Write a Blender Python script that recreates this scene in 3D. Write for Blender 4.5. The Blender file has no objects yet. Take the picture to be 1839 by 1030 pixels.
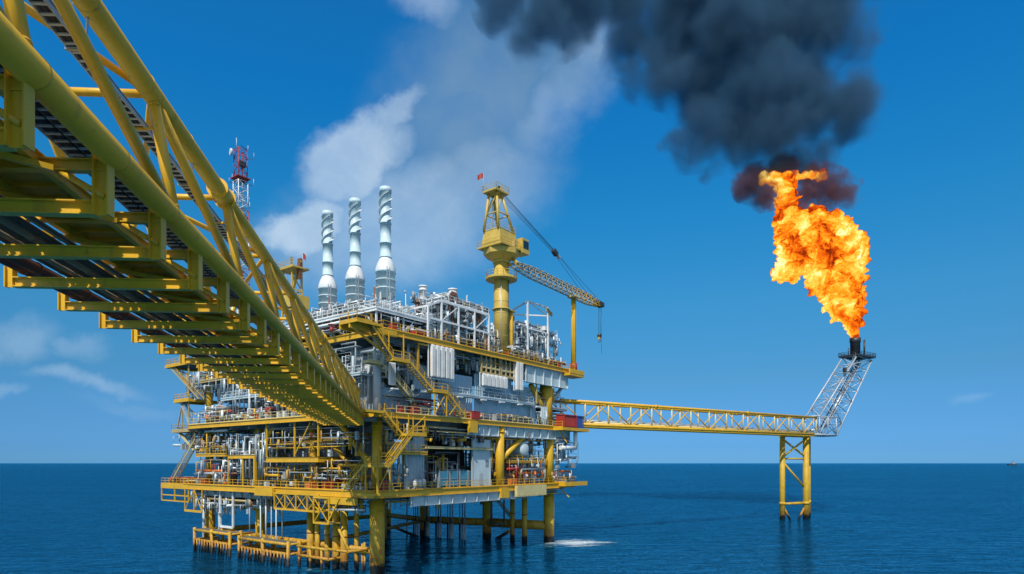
import bpy, math, random
from mathutils import Vector, Matrix, noise as mnoise
scene = bpy.context.scene
C = scene.collection
rad = math.radians

# ------------------------------------------------------------------ camera
FPX, CX, HY, EYE = 1124.0, 919.5, 831.0, 16.0      # photo pixels: focal length, centre, horizon; eye height above the water
cam = bpy.data.cameras.new('camera')
cam.sensor_width = 36.0
cam.lens = 36.0 * FPX / 1839.0
cam.shift_y = (HY - 515.0) / 1839.0
cam.clip_start, cam.clip_end = 0.3, 60000.0
camo = bpy.data.objects.new('camera', cam)
C.objects.link(camo)
camo.location = (0, 0, EYE)
camo.rotation_euler = (rad(90), 0, 0)
scene.camera = camo

# ------------------------------------------------------------------ exposure
scene.view_settings.view_transform = 'Standard'
scene.view_settings.look = 'None'
scene.view_settings.gamma = 1.0
scene.view_settings.exposure = 0.0
cy = scene.cycles
cy.max_bounces = 6
cy.diffuse_bounces = 3
cy.glossy_bounces = 3
cy.transparent_max_bounces = 12
cy.volume_bounces = 1
cy.volume_max_steps = 256
cy.use_denoising = True
cy.sample_clamp_indirect = 4.0

# ------------------------------------------------------------------ sun and sky
SUN_EL, SUN_VEC = 50.0, Vector((-0.24, -1.0, 0))     # horizontal direction towards the sun: over the camera's left shoulder
SUN_VEC.normalize()
SUN_AZ = math.atan2(SUN_VEC.x, SUN_VEC.y)
sv = Vector((SUN_VEC.x * math.cos(rad(SUN_EL)), SUN_VEC.y * math.cos(rad(SUN_EL)), math.sin(rad(SUN_EL))))
sl = bpy.data.lights.new('sun', 'SUN')
sl.energy = 4.4
sl.angle = rad(0.5)
sl.color = (1.0, 0.94, 0.84)
so = bpy.data.objects.new('sun', sl)
C.objects.link(so)
so.rotation_euler = (-sv).to_track_quat('-Z', 'Y').to_euler()
so.location = (60, -60, 120)


class NT:
    """small helper that wires nodes"""
    def __init__(s, tree):
        s.t = tree
        s.n = tree.nodes
        s.l = tree.links

    def node(s, kind, **kw):
        n = s.n.new(kind)
        for k, v in kw.items():
            setattr(n, k, v)
        return n

    def put(s, sock, v):
        if v is None:
            return
        if hasattr(v, 'links'):
            s.l.new(v, sock)
        else:
            sock.default_value = v

    def math(s, op, a, b=None, c=None, clamp=False):
        n = s.node('ShaderNodeMath', operation=op, use_clamp=clamp)
        for i, v in enumerate((a, b, c)):
            s.put(n.inputs[i], v)
        return n.outputs[0]

    def vmath(s, op, a, b=None, out=0):
        n = s.node('ShaderNodeVectorMath', operation=op)
        s.put(n.inputs[0], a)
        s.put(n.inputs[1], b)
        return n.outputs[out]

    def scale(s, a, k):
        n = s.node('ShaderNodeVectorMath', operation='SCALE')
        s.put(n.inputs[0], a)
        s.put(n.inputs['Scale'], k)
        return n.outputs[0]

    def noise(s, vec, scale, detail=3.0, rough=0.5, dist=0.0, out=0):
        n = s.node('ShaderNodeTexNoise')
        s.put(n.inputs['Vector'], vec)
        n.inputs['Scale'].default_value = scale
        n.inputs['Detail'].default_value = detail
        n.inputs['Roughness'].default_value = rough
        n.inputs['Distortion'].default_value = dist
        return n.outputs[out]

    def rng(s, v, a, b, c=0.0, d=1.0, smooth=False):
        n = s.node('ShaderNodeMapRange')
        if smooth:
            n.interpolation_type = 'SMOOTHSTEP'
        s.put(n.inputs[0], v)
        for i, x in enumerate((a, b, c, d)):
            n.inputs[i + 1].default_value = x
        return n.outputs[0]

    def mix(s, f, a, b, mode='MIX'):
        n = s.node('ShaderNodeMix', data_type='RGBA', blend_type=mode)
        s.put(n.inputs[0], f)
        for sock, v in ((n.inputs[6], a), (n.inputs[7], b)):
            if isinstance(v, tuple) and len(v) == 3:
                v = v + (1.0,)
            s.put(sock, v)
        return n.outputs[2]

    def xyz(s, v):
        n = s.node('ShaderNodeSeparateXYZ')
        s.put(n.inputs[0], v)
        return n.outputs

    def comb(s, x, y, z):
        n = s.node('ShaderNodeCombineXYZ')
        for i, v in enumerate((x, y, z)):
            s.put(n.inputs[i], v)
        return n.outputs[0]


world = bpy.data.worlds.new('World')
scene.world = world
world.use_nodes = True
world.node_tree.nodes.clear()
W = NT(world.node_tree)
sky = W.node('ShaderNodeTexSky', sky_type='NISHITA')
sky.sun_disc = False
sky.sun_elevation = rad(SUN_EL)
sky.sun_rotation = SUN_AZ
sky.altitude = 0
sky.air_density = 1.0
sky.dust_density = 0.2
sky.ozone_density = 3.0
geo = W.node('ShaderNodeTexCoord').outputs['Generated']
gx, gy, gz = W.xyz(geo)
# sky colour: the deep clear blue of the tropics, by elevation
tr = W.node('ShaderNodeValToRGB')
te = tr.color_ramp.elements
TINT = [(0.0, .114, .345, .83), (.023, .11, .31, .73), (.06, .128, .325, .632), (.13, .155, .395, .565), (.235, .15, .55, .71), (.36, .08, .66, .90), (.5, .04, .69, 1.08), (.75, .10, .74, 1.10)]
te[0].position, te[1].position = 0.0, .75
for k, (p_, r_, g_, b_) in enumerate(TINT):
    e_ = te[0] if k == 0 else te[len(te) - 1] if k == len(TINT) - 1 else te.new(p_)
    e_.color = (r_ / 1.5, g_ / 1.5, b_ / 1.5, 1)
W.l.new(gz, tr.inputs[0])
skyc = W.mix(1.0, sky.outputs[0], W.scale(tr.outputs[0], 1.5), 'MULTIPLY')
# the sky overhead and behind the camera is whitened, out of view, as added neutral fill light
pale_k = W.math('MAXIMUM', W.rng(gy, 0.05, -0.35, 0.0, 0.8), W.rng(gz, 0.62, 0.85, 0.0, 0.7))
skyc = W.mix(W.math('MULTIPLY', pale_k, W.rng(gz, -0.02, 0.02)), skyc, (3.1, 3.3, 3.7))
# clouds, laid out by compass direction (x/y and z/y of the view from here are the same from anywhere: they are at infinity)
yy = W.math('MAXIMUM', gy, 0.02)
sx = W.math('DIVIDE', gx, yy)
sz = W.math('DIVIDE', gz, yy)
front = W.rng(gy, 0.05, 0.25)
sc = W.comb(sx, sz, 0.0)
wob = W.noise(sc, 5.0, 5.0, 0.6, out=1)
wobv = W.scale(W.vmath('SUBTRACT', wob, (0.5, 0.5, 0.5)), 0.16)
sw = W.vmath('ADD', sc, wobv)
swx, swz, _ = W.xyz(sw)


def blob(px, py, rx, ry, ang, edge0=1.0, edge1=0.3):
    """soft ellipse around a compass direction"""
    c, s_ = math.cos(rad(ang)), math.sin(rad(ang))
    x = W.math('SUBTRACT', swx, (px - CX) / FPX)
    z = W.math('SUBTRACT', swz, (HY - py) / FPX)
    u_ = W.math('DIVIDE', W.math('MULTIPLY_ADD', x, c, W.math('MULTIPLY', z, s_)), rx / FPX)
    v_ = W.math('DIVIDE', W.math('MULTIPLY_ADD', z, c, W.math('MULTIPLY', x, -s_)), ry / FPX)
    d = W.math('SQRT', W.math('ADD', W.math('MULTIPLY', u_, u_), W.math('MULTIPLY', v_, v_)))
    return W.rng(d, edge0, edge1, 0.0, 1.0, True)


def fmax(*v):
    r = v[0]
    for q in v[1:]:
        r = W.math('MAXIMUM', r, q)
    return r


def fmul(a, k):
    return W.math('MULTIPLY', a, k)


fine = W.noise(sc, 8.0, 9.0, 0.62, 0.4)
fine = W.rng(fine, 0.3, 0.66, 0.60, 1.0)
white = fmax(fmul(blob(712, 192, 105, 34, 55, 1.1, 0.3), 0.56),
             fmul(blob(640, 280, 150, 78, 28, 1.0, 0.5), 0.70),
             fmul(blob(550, 405, 105, 68, 32, 1.0, 0.5), 0.86),
             fmul(blob(690, 410, 270, 150, 15, 1.1, 0.35), 0.50),
             fmul(blob(860, 350, 170, 110, 35, 1.2, 0.2), 0.36),
             fmul(blob(990, 190, 200, 60, 55, 1.3, 0.0), 0.34),
             fmul(blob(1045, 100, 110, 40, 55, 1.3, 0.0), 0.30),
             fmul(blob(850, 180, 190, 230, -20, 1.15, 0.3), 0.17),
             fmul(blob(775, 0, 80, 45, -30, 1.2, 0.1), 0.42))
low = fmax(fmul(blob(40, 600, 100, 50, 0, 1.1, 0.1), 0.28), fmul(blob(150, 612, 70, 30, 0, 1.1, 0.1), 0.24),
           fmul(blob(150, 675, 120, 24, -6, 1.1, 0.1), 0.34), fmul(blob(0, 706, 60, 18, 0, 1.1, 0.1), 0.22),
           fmul(blob(240, 715, 120, 20, 0, 1.1, 0.1), 0.10), fmul(blob(1745, 700, 40, 14, 0, 1.1, 0.1), 0.12))
cl = W.math('MULTIPLY', W.math('MULTIPLY', fmax(white, low), fine), front, clamp=True)
veil = fmax(fmul(blob(850, 190, 190, 270, -22, 1.1, 0.35), 0.60), fmul(blob(950, 60, 180, 160, 0, 1.15, 0.3), 0.70))  # smoke haze and its shade, painted into the sky colour
veil = W.math('MULTIPLY', W.math('MULTIPLY', veil, fine), front, clamp=True)
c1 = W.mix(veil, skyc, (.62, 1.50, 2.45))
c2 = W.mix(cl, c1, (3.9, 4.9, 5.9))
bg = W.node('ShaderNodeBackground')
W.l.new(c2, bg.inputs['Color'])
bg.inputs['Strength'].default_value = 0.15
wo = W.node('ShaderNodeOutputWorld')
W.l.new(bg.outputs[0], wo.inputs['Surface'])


# ------------------------------------------------------------------ materials
MATS = {}


def mat_new(name):
    m = bpy.data.materials.new(name)
    m.use_nodes = True
    m.node_tree.nodes.clear()
    N = NT(m.node_tree)
    out = N.node('ShaderNodeOutputMaterial')
    MATS[name] = m
    return m, N, out


def paint(name, col, dirt=(0.12, 0.08, 0.04), amount=0.35, rough=0.45, metal=0.0, scale=0.5, var=0.12, bump=0.15, streak=True):
    """weathered paint: tone drift, rust and grime patches, vertical streaks"""
    m, N, out = mat_new(name)
    pos = N.node('ShaderNodeNewGeometry').outputs['Position']
    b = N.node('ShaderNodeBsdfPrincipled')
    n1 = N.noise(pos, scale, 4.0, 0.6)
    tone = N.mix(N.rng(n1, 0.3, 0.7), tuple(c * (1 - var) for c in col), tuple(min(1, c * (1 + var)) for c in col))
    px, py, pz = N.xyz(pos)
    n2 = N.noise(N.comb(N.math('MULTIPLY', px, 3.0), N.math('MULTIPLY', py, 3.0), N.math('MULTIPLY', pz, 0.45 if streak else 3.0)), 0.9, 6.0, 0.65)
    k = N.rng(n2, 0.56, 0.74, 0.0, amount)
    base = N.mix(k, tone, dirt)
    n3 = N.noise(pos, 2.6, 5.0, 0.7)
    base = N.mix(N.rng(n3, 0.63, 0.72, 0.0, amount * 1.3), base, (0.16, 0.05, 0.015))
    N.l.new(base, b.inputs['Base Color'])
    b.inputs['Metallic'].default_value = metal
    N.put(b.inputs['Roughness'], N.rng(n2, 0.3, 0.7, rough - 0.1, rough + 0.15))
    if bump:
        bp = N.node('ShaderNodeBump')
        bp.inputs['Strength'].default_value = bump
        bp.inputs['Distance'].default_value = 0.05
        N.l.new(n3, bp.inputs['Height'])
        N.l.new(bp.outputs[0], b.inputs['Normal'])
    N.l.new(b.outputs[0], out.inputs['Surface'])
    return m


paint('yellow', (0.66, 0.38, 0.018), (0.30, 0.17, 0.03), 0.45)
paint('yellow_near', (0.70, 0.41, 0.025), (0.30, 0.17, 0.04), 0.5, rough=0.38, scale=0.25, bump=0.08, var=.16)
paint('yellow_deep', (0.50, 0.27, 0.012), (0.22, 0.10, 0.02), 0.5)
paint('cream', (0.62, 0.52, 0.24), (0.30, 0.22, 0.10), 0.4)
paint('crane_yellow', (0.58, 0.41, 0.08), (0.20, 0.13, 0.04), 0.5)
paint('white', (0.72, 0.75, 0.76), (0.30, 0.25, 0.20), 0.35)
paint('grey', (0.36, 0.42, 0.45), (0.14, 0.12, 0.10), 0.45)
paint('pale', (0.50, 0.60, 0.64), (0.22, 0.20, 0.17), 0.35)
paint('mid_grey', (0.26, 0.30, 0.33), (0.08, 0.07, 0.06), 0.45)
paint('blue_wall', (0.33, 0.50, 0.64), (0.12, 0.14, 0.15), 0.4)
paint('wall_grey', (0.40, 0.48, 0.54), (0.15, 0.14, 0.12), 0.4)
paint('dark', (0.035, 0.04, 0.045), (0.06, 0.035, 0.02), 0.4)
paint('soot', (0.03, 0.032, 0.036), (0.07, 0.05, 0.04), 0.4)
paint('red', (0.36, 0.03, 0.02), (0.15, 0.03, 0.02), 0.4)
paint('orange', (0.62, 0.15, 0.03), (0.20, 0.06, 0.02), 0.4)
paint('blue', (0.02, 0.08, 0.30), (0.03, 0.05, 0.10), 0.4)
paint('teal', (0.05, 0.24, 0.36), (0.05, 0.10, 0.12), 0.4)
paint('rust', (0.22, 0.085, 0.04), (0.09, 0.035, 0.02), 0.6)
paint('brown_pipe', (0.13, 0.05, 0.035), (0.08, 0.03, 0.02), 0.5)
paint('olive_plate', (0.52, 0.37, 0.07), (0.10, 0.07, 0.03), 0.5, streak=False)
paint('beige', (0.45, 0.34, 0.15), (0.18, 0.12, 0.07), 0.5)
paint('steel', (0.42, 0.45, 0.47), (0.14, 0.10, 0.08), 0.4, rough=0.35, metal=0.6)
paint('stainless', (0.50, 0.66, 0.72), (0.34, 0.42, 0.45), 0.25, rough=0.45, metal=0.0, var=.06)
paint('old_pipe', (0.22, 0.18, 0.12), (0.12, 0.07, 0.03), 0.6, rough=0.7)
paint('black_pipe', (0.07, 0.06, 0.045), (0.11, 0.07, 0.03), 0.5, rough=0.7)
paint('cable', (0.03, 0.032, 0.035), (0.06, 0.05, 0.04), 0.3)
paint('galv', (0.46, 0.52, 0.58), (0.20, 0.19, 0.18), 0.4, rough=0.5, metal=0.3)


def glass_mat():
    m, N, out = mat_new('glass')
    b = N.node('ShaderNodeBsdfPrincipled')
    b.inputs['Base Color'].default_value = (0.02, 0.035, 0.045, 1)
    b.inputs['Roughness'].default_value = 0.05
    N.l.new(b.outputs[0], out.inputs['Surface'])


glass_mat()


def jacket_mat():
    """yellow jacket steel: rust in the splash zone, black marine growth at the water"""
    m, N, out = mat_new('jacket')
    pos = N.node('ShaderNodeNewGeometry').outputs['Position']
    px, py, pz = N.xyz(pos)
    b = N.node('ShaderNodeBsdfPrincipled')
    n1 = N.noise(pos, 0.7, 4.0, 0.6)
    base = N.mix(N.rng(n1, 0.3, 0.7), (0.46, 0.27, 0.012), (0.62, 0.40, 0.03))
    n2 = N.noise(N.comb(N.math('MULTIPLY', px, 2.5), N.math('MULTIPLY', py, 2.5), N.math('MULTIPLY', pz, 0.7)), 0.8, 6.0, 0.7)
    zr = N.rng(pz, 1.2, 8.5, 0.36, -0.05)
    rust = N.rng(N.math('ADD', n2, zr), 0.64, 0.90)
    base = N.mix(N.math('MULTIPLY', rust, 0.85), base, (0.30, 0.10, 0.015))
    n3 = N.noise(pos, 1.6, 4.0, 0.6)
    zz = N.math('MULTIPLY_ADD', n3, -1.4, pz)
    black = N.rng(zz, 0.75, 0.35)
    base = N.mix(black, base, (0.018, 0.017, 0.014))
    N.l.new(base, b.inputs['Base Color'])
    b.inputs['Roughness'].default_value = 0.55
    bp = N.node('ShaderNodeBump')
    bp.inputs['Strength'].default_value = 0.35
    bp.inputs['Distance'].default_value = 0.1
    N.l.new(n3, bp.inputs['Height'])
    N.l.new(bp.outputs[0], b.inputs['Normal'])
    N.l.new(b.outputs[0], out.inputs['Surface'])


jacket_mat()


def grating_mat(name, col, cell):
    m, N, out = mat_new(name)
    pos = N.node('ShaderNodeNewGeometry').outputs['Position']
    b = N.node('ShaderNodeBsdfPrincipled')
    n = N.noise(pos, 1.2, 4.0)
    N.l.new(N.mix(n, tuple(c * .7 for c in col), col), b.inputs['Base Color'])
    b.inputs['Roughness'].default_value = 0.6
    N.l.new(b.outputs[0], out.inputs['Surface'])


grating_mat('grating', (0.14, 0.14, 0.12), 0.1)


# ------------------------------------------------------------------ mesh builder
class MB:
    def __init__(s):
        s.v, s.f, s.m, s.sm, s.names = [], [], [], [], []

    def mi(s, m):
        if m not in s.names:
            s.names.append(m)
        return s.names.index(m)

    def add(s, vs, fs, m, smooth=False):
        o = len(s.v)
        s.v.extend(vs)
        k = s.mi(m)
        for f in fs:
            s.f.append(tuple(i + o for i in f))
            s.m.append(k)
            s.sm.append(smooth)

    def box(s, x0, x1, y0, y1, z0, z1, m):
        v = [(x0, y0, z0), (x1, y0, z0), (x1, y1, z0), (x0, y1, z0), (x0, y0, z1), (x1, y0, z1), (x1, y1, z1), (x0, y1, z1)]
        s.add(v, [(0, 3, 2, 1), (4, 5, 6, 7), (0, 1, 5, 4), (1, 2, 6, 5), (2, 3, 7, 6), (3, 0, 4, 7)], m)

    def _frame(s, p, q):
        p, q = Vector(p), Vector(q)
        d = (q - p)
        if d.length < 1e-6:
            return None
        d.normalize()
        up = Vector((0, 0, 1)) if abs(d.z) < 0.97 else Vector((0, 1, 0))
        x = d.cross(up).normalized()
        y = x.cross(d).normalized()
        return p, q, d, x, y

    def bar(s, p, q, w, h, m, dx=0.0, dy=0.0):
        """rectangular section from p to q, w wide (sideways), h high"""
        fr_ = s._frame(p, q)
        if not fr_:
            return
        p, q, d, x, y = fr_
        vs = []
        for e in (p, q):
            for a, b in ((-1, -1), (1, -1), (1, 1), (-1, 1)):
                vs.append(tuple(e + x * (a * w / 2 + dx) + y * (b * h / 2 + dy)))
        s.add(vs, [(0, 1, 2, 3), (7, 6, 5, 4), (0, 4, 5, 1), (1, 5, 6, 2), (2, 6, 7, 3), (3, 7, 4, 0)], m)

    def ibeam(s, p, q, h, w, m, t=0.03):
        s.bar(p, q, t, h - 2 * t, m)
        s.bar(p, q, w, t, m, dy=h / 2 - t / 2)
        s.bar(p, q, w, t, m, dy=-h / 2 + t / 2)

    def hbeam_v(s, p, q, h, w, m, t=0.03, ang=0.0):
        """vertical H section"""
        x, y, z0 = p
        z1 = q[2]
        c, sn = math.cos(ang), math.sin(ang)

        def bx(ax, bx_, ay, by):
            pts = [(ax, ay), (bx_, ay), (bx_, by), (ax, by)]
            vs = [(x + a * c - b * sn, y + a * sn + b * c, z) for z in (z0, z1) for a, b in pts]
            s.add(vs, [(0, 3, 2, 1), (4, 5, 6, 7), (0, 1, 5, 4), (1, 2, 6, 5), (2, 3, 7, 6), (3, 0, 4, 7)], m)
        bx(-w / 2, -w / 2 + t, -h / 2, h / 2)
        bx(w / 2 - t, w / 2, -h / 2, h / 2)
        bx(-w / 2 + t, w / 2 - t, -t / 2, t / 2)

    def tube(s, p, q, r, m, n=8, r2=None, cap=True):
        fr_ = s._frame(p, q)
        if not fr_:
            return
        p, q, d, x, y = fr_
        r2 = r if r2 is None else r2
        vs = []
        for e, rr in ((p, r), (q, r2)):
            for i in range(n):
                a = 2 * math.pi * i / n
                vs.append(tuple(e + x * math.cos(a) * rr + y * math.sin(a) * rr))
        s.add(vs, [(i, i + n, (i + 1) % n + n, (i + 1) % n) for i in range(n)], m, True)
        if cap:
            o = len(s.v) - 2 * n
            s.f.append(tuple(o + i for i in range(n)))
            s.f.append(tuple(o + n + i for i in reversed(range(n))))
            s.m += [s.mi(m)] * 2
            s.sm += [False] * 2

    def pipe(s, pts, r, m, n=8):
        for a, b in zip(pts, pts[1:]):
            s.tube(a, b, r, m, n)
        for a in pts[1:-1]:
            s.ball(a, r * 1.04, m, 6, 4)

    def ball(s, c, r, m, n=10, k=6, sz=1.0):
        prof = [(r * math.sin(math.pi * i / k), c[2] - r * sz * math.cos(math.pi * i / k)) for i in range(k + 1)]
        s.lathe((c[0], c[1]), prof, m, n)

    def lathe(s, c, prof, m, n=20, smooth=True):
        vs = []
        for r, z in prof:
            r = max(r, 1e-4)
            for i in range(n):
                a = 2 * math.pi * i / n
                vs.append((c[0] + r * math.cos(a), c[1] + r * math.sin(a), z))
        fs = []
        for j in range(len(prof) - 1):
            for i in range(n):
                fs.append((j * n + i, j * n + (i + 1) % n, (j + 1) * n + (i + 1) % n, (j + 1) * n + i))
        s.add(vs, fs, m, smooth)

    def hcyl(s, p, q, r, m, n=18, dome=0.35):
        """horizontal vessel with dished ends"""
        p, q = Vector(p), Vector(q)
        d = (q - p).normalized()
        s.tube(p, q, r, m, n, cap=False)
        for e, sg in ((p, -1), (q, 1)):
            last_r, last = r, e
            for k in range(1, 5):
                a = k * math.pi / 8
                nr, ne = max(r * math.cos(a), 0.01), e + d * sg * r * dome * math.sin(a)
                if sg > 0:
                    s.tube(last, ne, last_r, m, n, nr, cap=False)
                else:
                    s.tube(ne, last, nr, m, n, last_r, cap=False)
                last_r, last = nr, ne

    def rail(s, pts, m='yellow', h=1.1, step=1.6, r=0.035):
        for a, b in zip(pts, pts[1:]):
            a, b = Vector(a), Vector(b)
            L = (b - a).length
            n = max(1, int(L / step))
            for i in range(n + 1):
                p = a.lerp(b, i / n)
                s.bar(p, p + Vector((0, 0, h)), 2 * r, 2 * r, m)
            for hh in (h, h * 0.55):
                s.bar(a + Vector((0, 0, hh)), b + Vector((0, 0, hh)), 2 * r, 2 * r, m)
            s.bar(a + Vector((0, 0, 0.1)), b + Vector((0, 0, 0.1)), 0.02, 0.16, m)

    def stair(s, p, q, w, m='yellow', side=None):
        """a flight from p (top) to q (bottom); w = width vector"""
        p, q, w = Vector(p), Vector(q), Vector(w)
        n = max(4, int(abs(p.z - q.z) / 0.28))
        for e in (0, 1):
            o = w * e
            s.bar(p + o, q + o, 0.09, 0.32, m)
            up = Vector((0, 0, 1.05))
            s.bar(p + o + up, q + o + up, 0.07, 0.07, m)
            s.bar(p + o + up * .55, q + o + up * .55, 0.05, 0.05, m)
            for i in range(0, n + 1, 4):
                c = p.lerp(q, i / n) + o
                s.bar(c, c + up, 0.07, 0.07, m)
        dirv = (q - p)
        dirv.z = 0
        dirv = dirv.normalized() * 0.13
        for i in range(1, n):
            c = p.lerp(q, i / n)
            s.add([tuple(c - dirv), tuple(c + dirv), tuple(c + dirv + w), tuple(c - dirv + w),
                   tuple(c - dirv - Vector((0, 0, .04))), tuple(c + dirv - Vector((0, 0, .04))), tuple(c + dirv + w - Vector((0, 0, .04))), tuple(c - dirv + w - Vector((0, 0, .04)))],
                  [(0, 1, 2, 3), (7, 6, 5, 4), (0, 4, 5, 1), (1, 5, 6, 2), (2, 6, 7, 3), (3, 7, 4, 0)], 'grating')

    def ladder(s, p, q, side, m='yellow'):
        p, q, side = Vector(p), Vector(q), Vector(side)
        s.bar(p, q, 0.07, 0.07, m)
        s.bar(p + side, q + side, 0.07, 0.07, m)
        n = int((q - p).length / 0.4)
        for i in range(1, n):
            c = p.lerp(q, i / n)
            s.bar(c, c + side, 0.04, 0.04, m)

    def truss(s, p, q, w, h, m, r, n, upv=(0, 0, 1), m2=None, rb=None):
        """four-chord box lattice from p to q"""
        p, q = Vector(p), Vector(q)
        m2 = m2 or m
        rb = rb or r * 0.6
        d = (q - p).normalized()
        x = d.cross(Vector(upv)).normalized()
        y = x.cross(d).normalized()
        co = [(-w / 2, -h / 2), (w / 2, -h / 2), (w / 2, h / 2), (-w / 2, h / 2)]
        P = lambda k, i: p.lerp(q, i / n) + x * co[k][0] + y * co[k][1]
        for k in range(4):
            s.tube(P(k, 0), P(k, n), r, m, 6)
        for i in range(n + 1):
            for k in range(4):
                s.tube(P(k, i), P((k + 1) % 4, i), rb, m2, 5)
                if i < n:
                    if (i + k) % 2:
                        s.tube(P(k, i), P((k + 1) % 4, i + 1), rb, m2, 5)
                    else:
                        s.tube(P((k + 1) % 4, i), P(k, i + 1), rb, m2, 5)

    def corr(s, p, q, z0, z1, m, pitch=0.6, depth=0.12):
        """corrugated wall from p to q (2D), with thickness"""
        p, q = Vector((p[0], p[1], 0)), Vector((q[0], q[1], 0))
        L = (q - p).length
        d = (q - p) / L
        nrm = Vector((d.y, -d.x, 0))
        k = max(1, int(L / pitch))
        prof = []
        for i in range(k):
            for f, o in ((0, 0), (0.25, 0), (0.4, 1), (0.75, 1), (0.9, 0)):
                prof.append(p + d * (i + f) * L / k + nrm * depth * o)
        prof.append(q)
        n = len(prof)
        vs = [(v.x, v.y, z) for z in (z0, z1) for v in prof]
        vs += [(v.x - nrm.x * .1, v.y - nrm.y * .1, z) for z in (z0, z1) for v in (p, q)]
        fs = [(i, i + 1, n + i + 1, n + i) for i in range(n - 1)]
        a = 2 * n
        fs += [(a + 1, a, a + 2, a + 3), (a, 0, n, a + 2), (n - 1, a + 1, a + 3, 2 * n - 1)]
        s.add(vs, fs, m)


def link(name, mb, parent=None, base=(0, 0, 0)):
    me = bpy.data.meshes.new(name)
    bx, by, bz = base
    me.from_pydata([(x - bx, y - by, z - bz) for x, y, z in mb.v], [], mb.f)
    for n in mb.names:
        me.materials.append(MATS[n])
    me.polygons.foreach_set('material_index', mb.m)
    me.polygons.foreach_set('use_smooth', mb.sm)
    me.update()
    o = bpy.data.objects.new(name, me)
    C.objects.link(o)
    if parent:
        o.parent = parent
    return o


def tag(o, label=None, cat=None, group=None, kind=None):
    if label:
        o['label'] = label
    if cat:
        o['category'] = cat
    if group:
        o['group'] = group
    if kind:
        o['kind'] = kind
    return o


# platform frame: a runs along the right-hand face away from the camera, b along the left-hand face, z up from the water
TH = rad(37)
U, V_ = Vector((math.sin(TH), math.cos(TH), 0)), Vector((-math.cos(TH), math.sin(TH), 0))
P0 = Vector((-19.6, 91.0, 0))
PROT = math.pi / 2 - TH


def fr(a, b, z=0):
    return P0 + U * a + V_ * b + Vector((0, 0, z))


def inv(x, y):
    d = Vector((x, y, 0)) - P0
    return d.dot(U), d.dot(V_)


class Thing:
    """an Empty at the thing's base; parts are meshes written in the platform frame (or the world frame)"""
    def __init__(s, name, label, cat, base, group=None, frame='platform'):
        s.base = base
        s.o = bpy.data.objects.new(name, None)
        C.objects.link(s.o)
        s.o.empty_display_size = 0.5
        if frame == 'platform':
            s.o.location = fr(*base)
            s.o.rotation_euler = (0, 0, PROT)
        else:
            s.o.location = base
        tag(s.o, label, cat, group)

    def part(s, name, mb, parent=None, label=None):
        o = link(name, mb, parent or s.o, s.base)
        if label:
            o['label'] = label
        return o


def copy_tree(o, parent=None):
    c = o.copy()
    C.objects.link(c)
    c.parent = parent
    for ch in list(o.children):
        copy_tree(ch, c)
    return c

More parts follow.
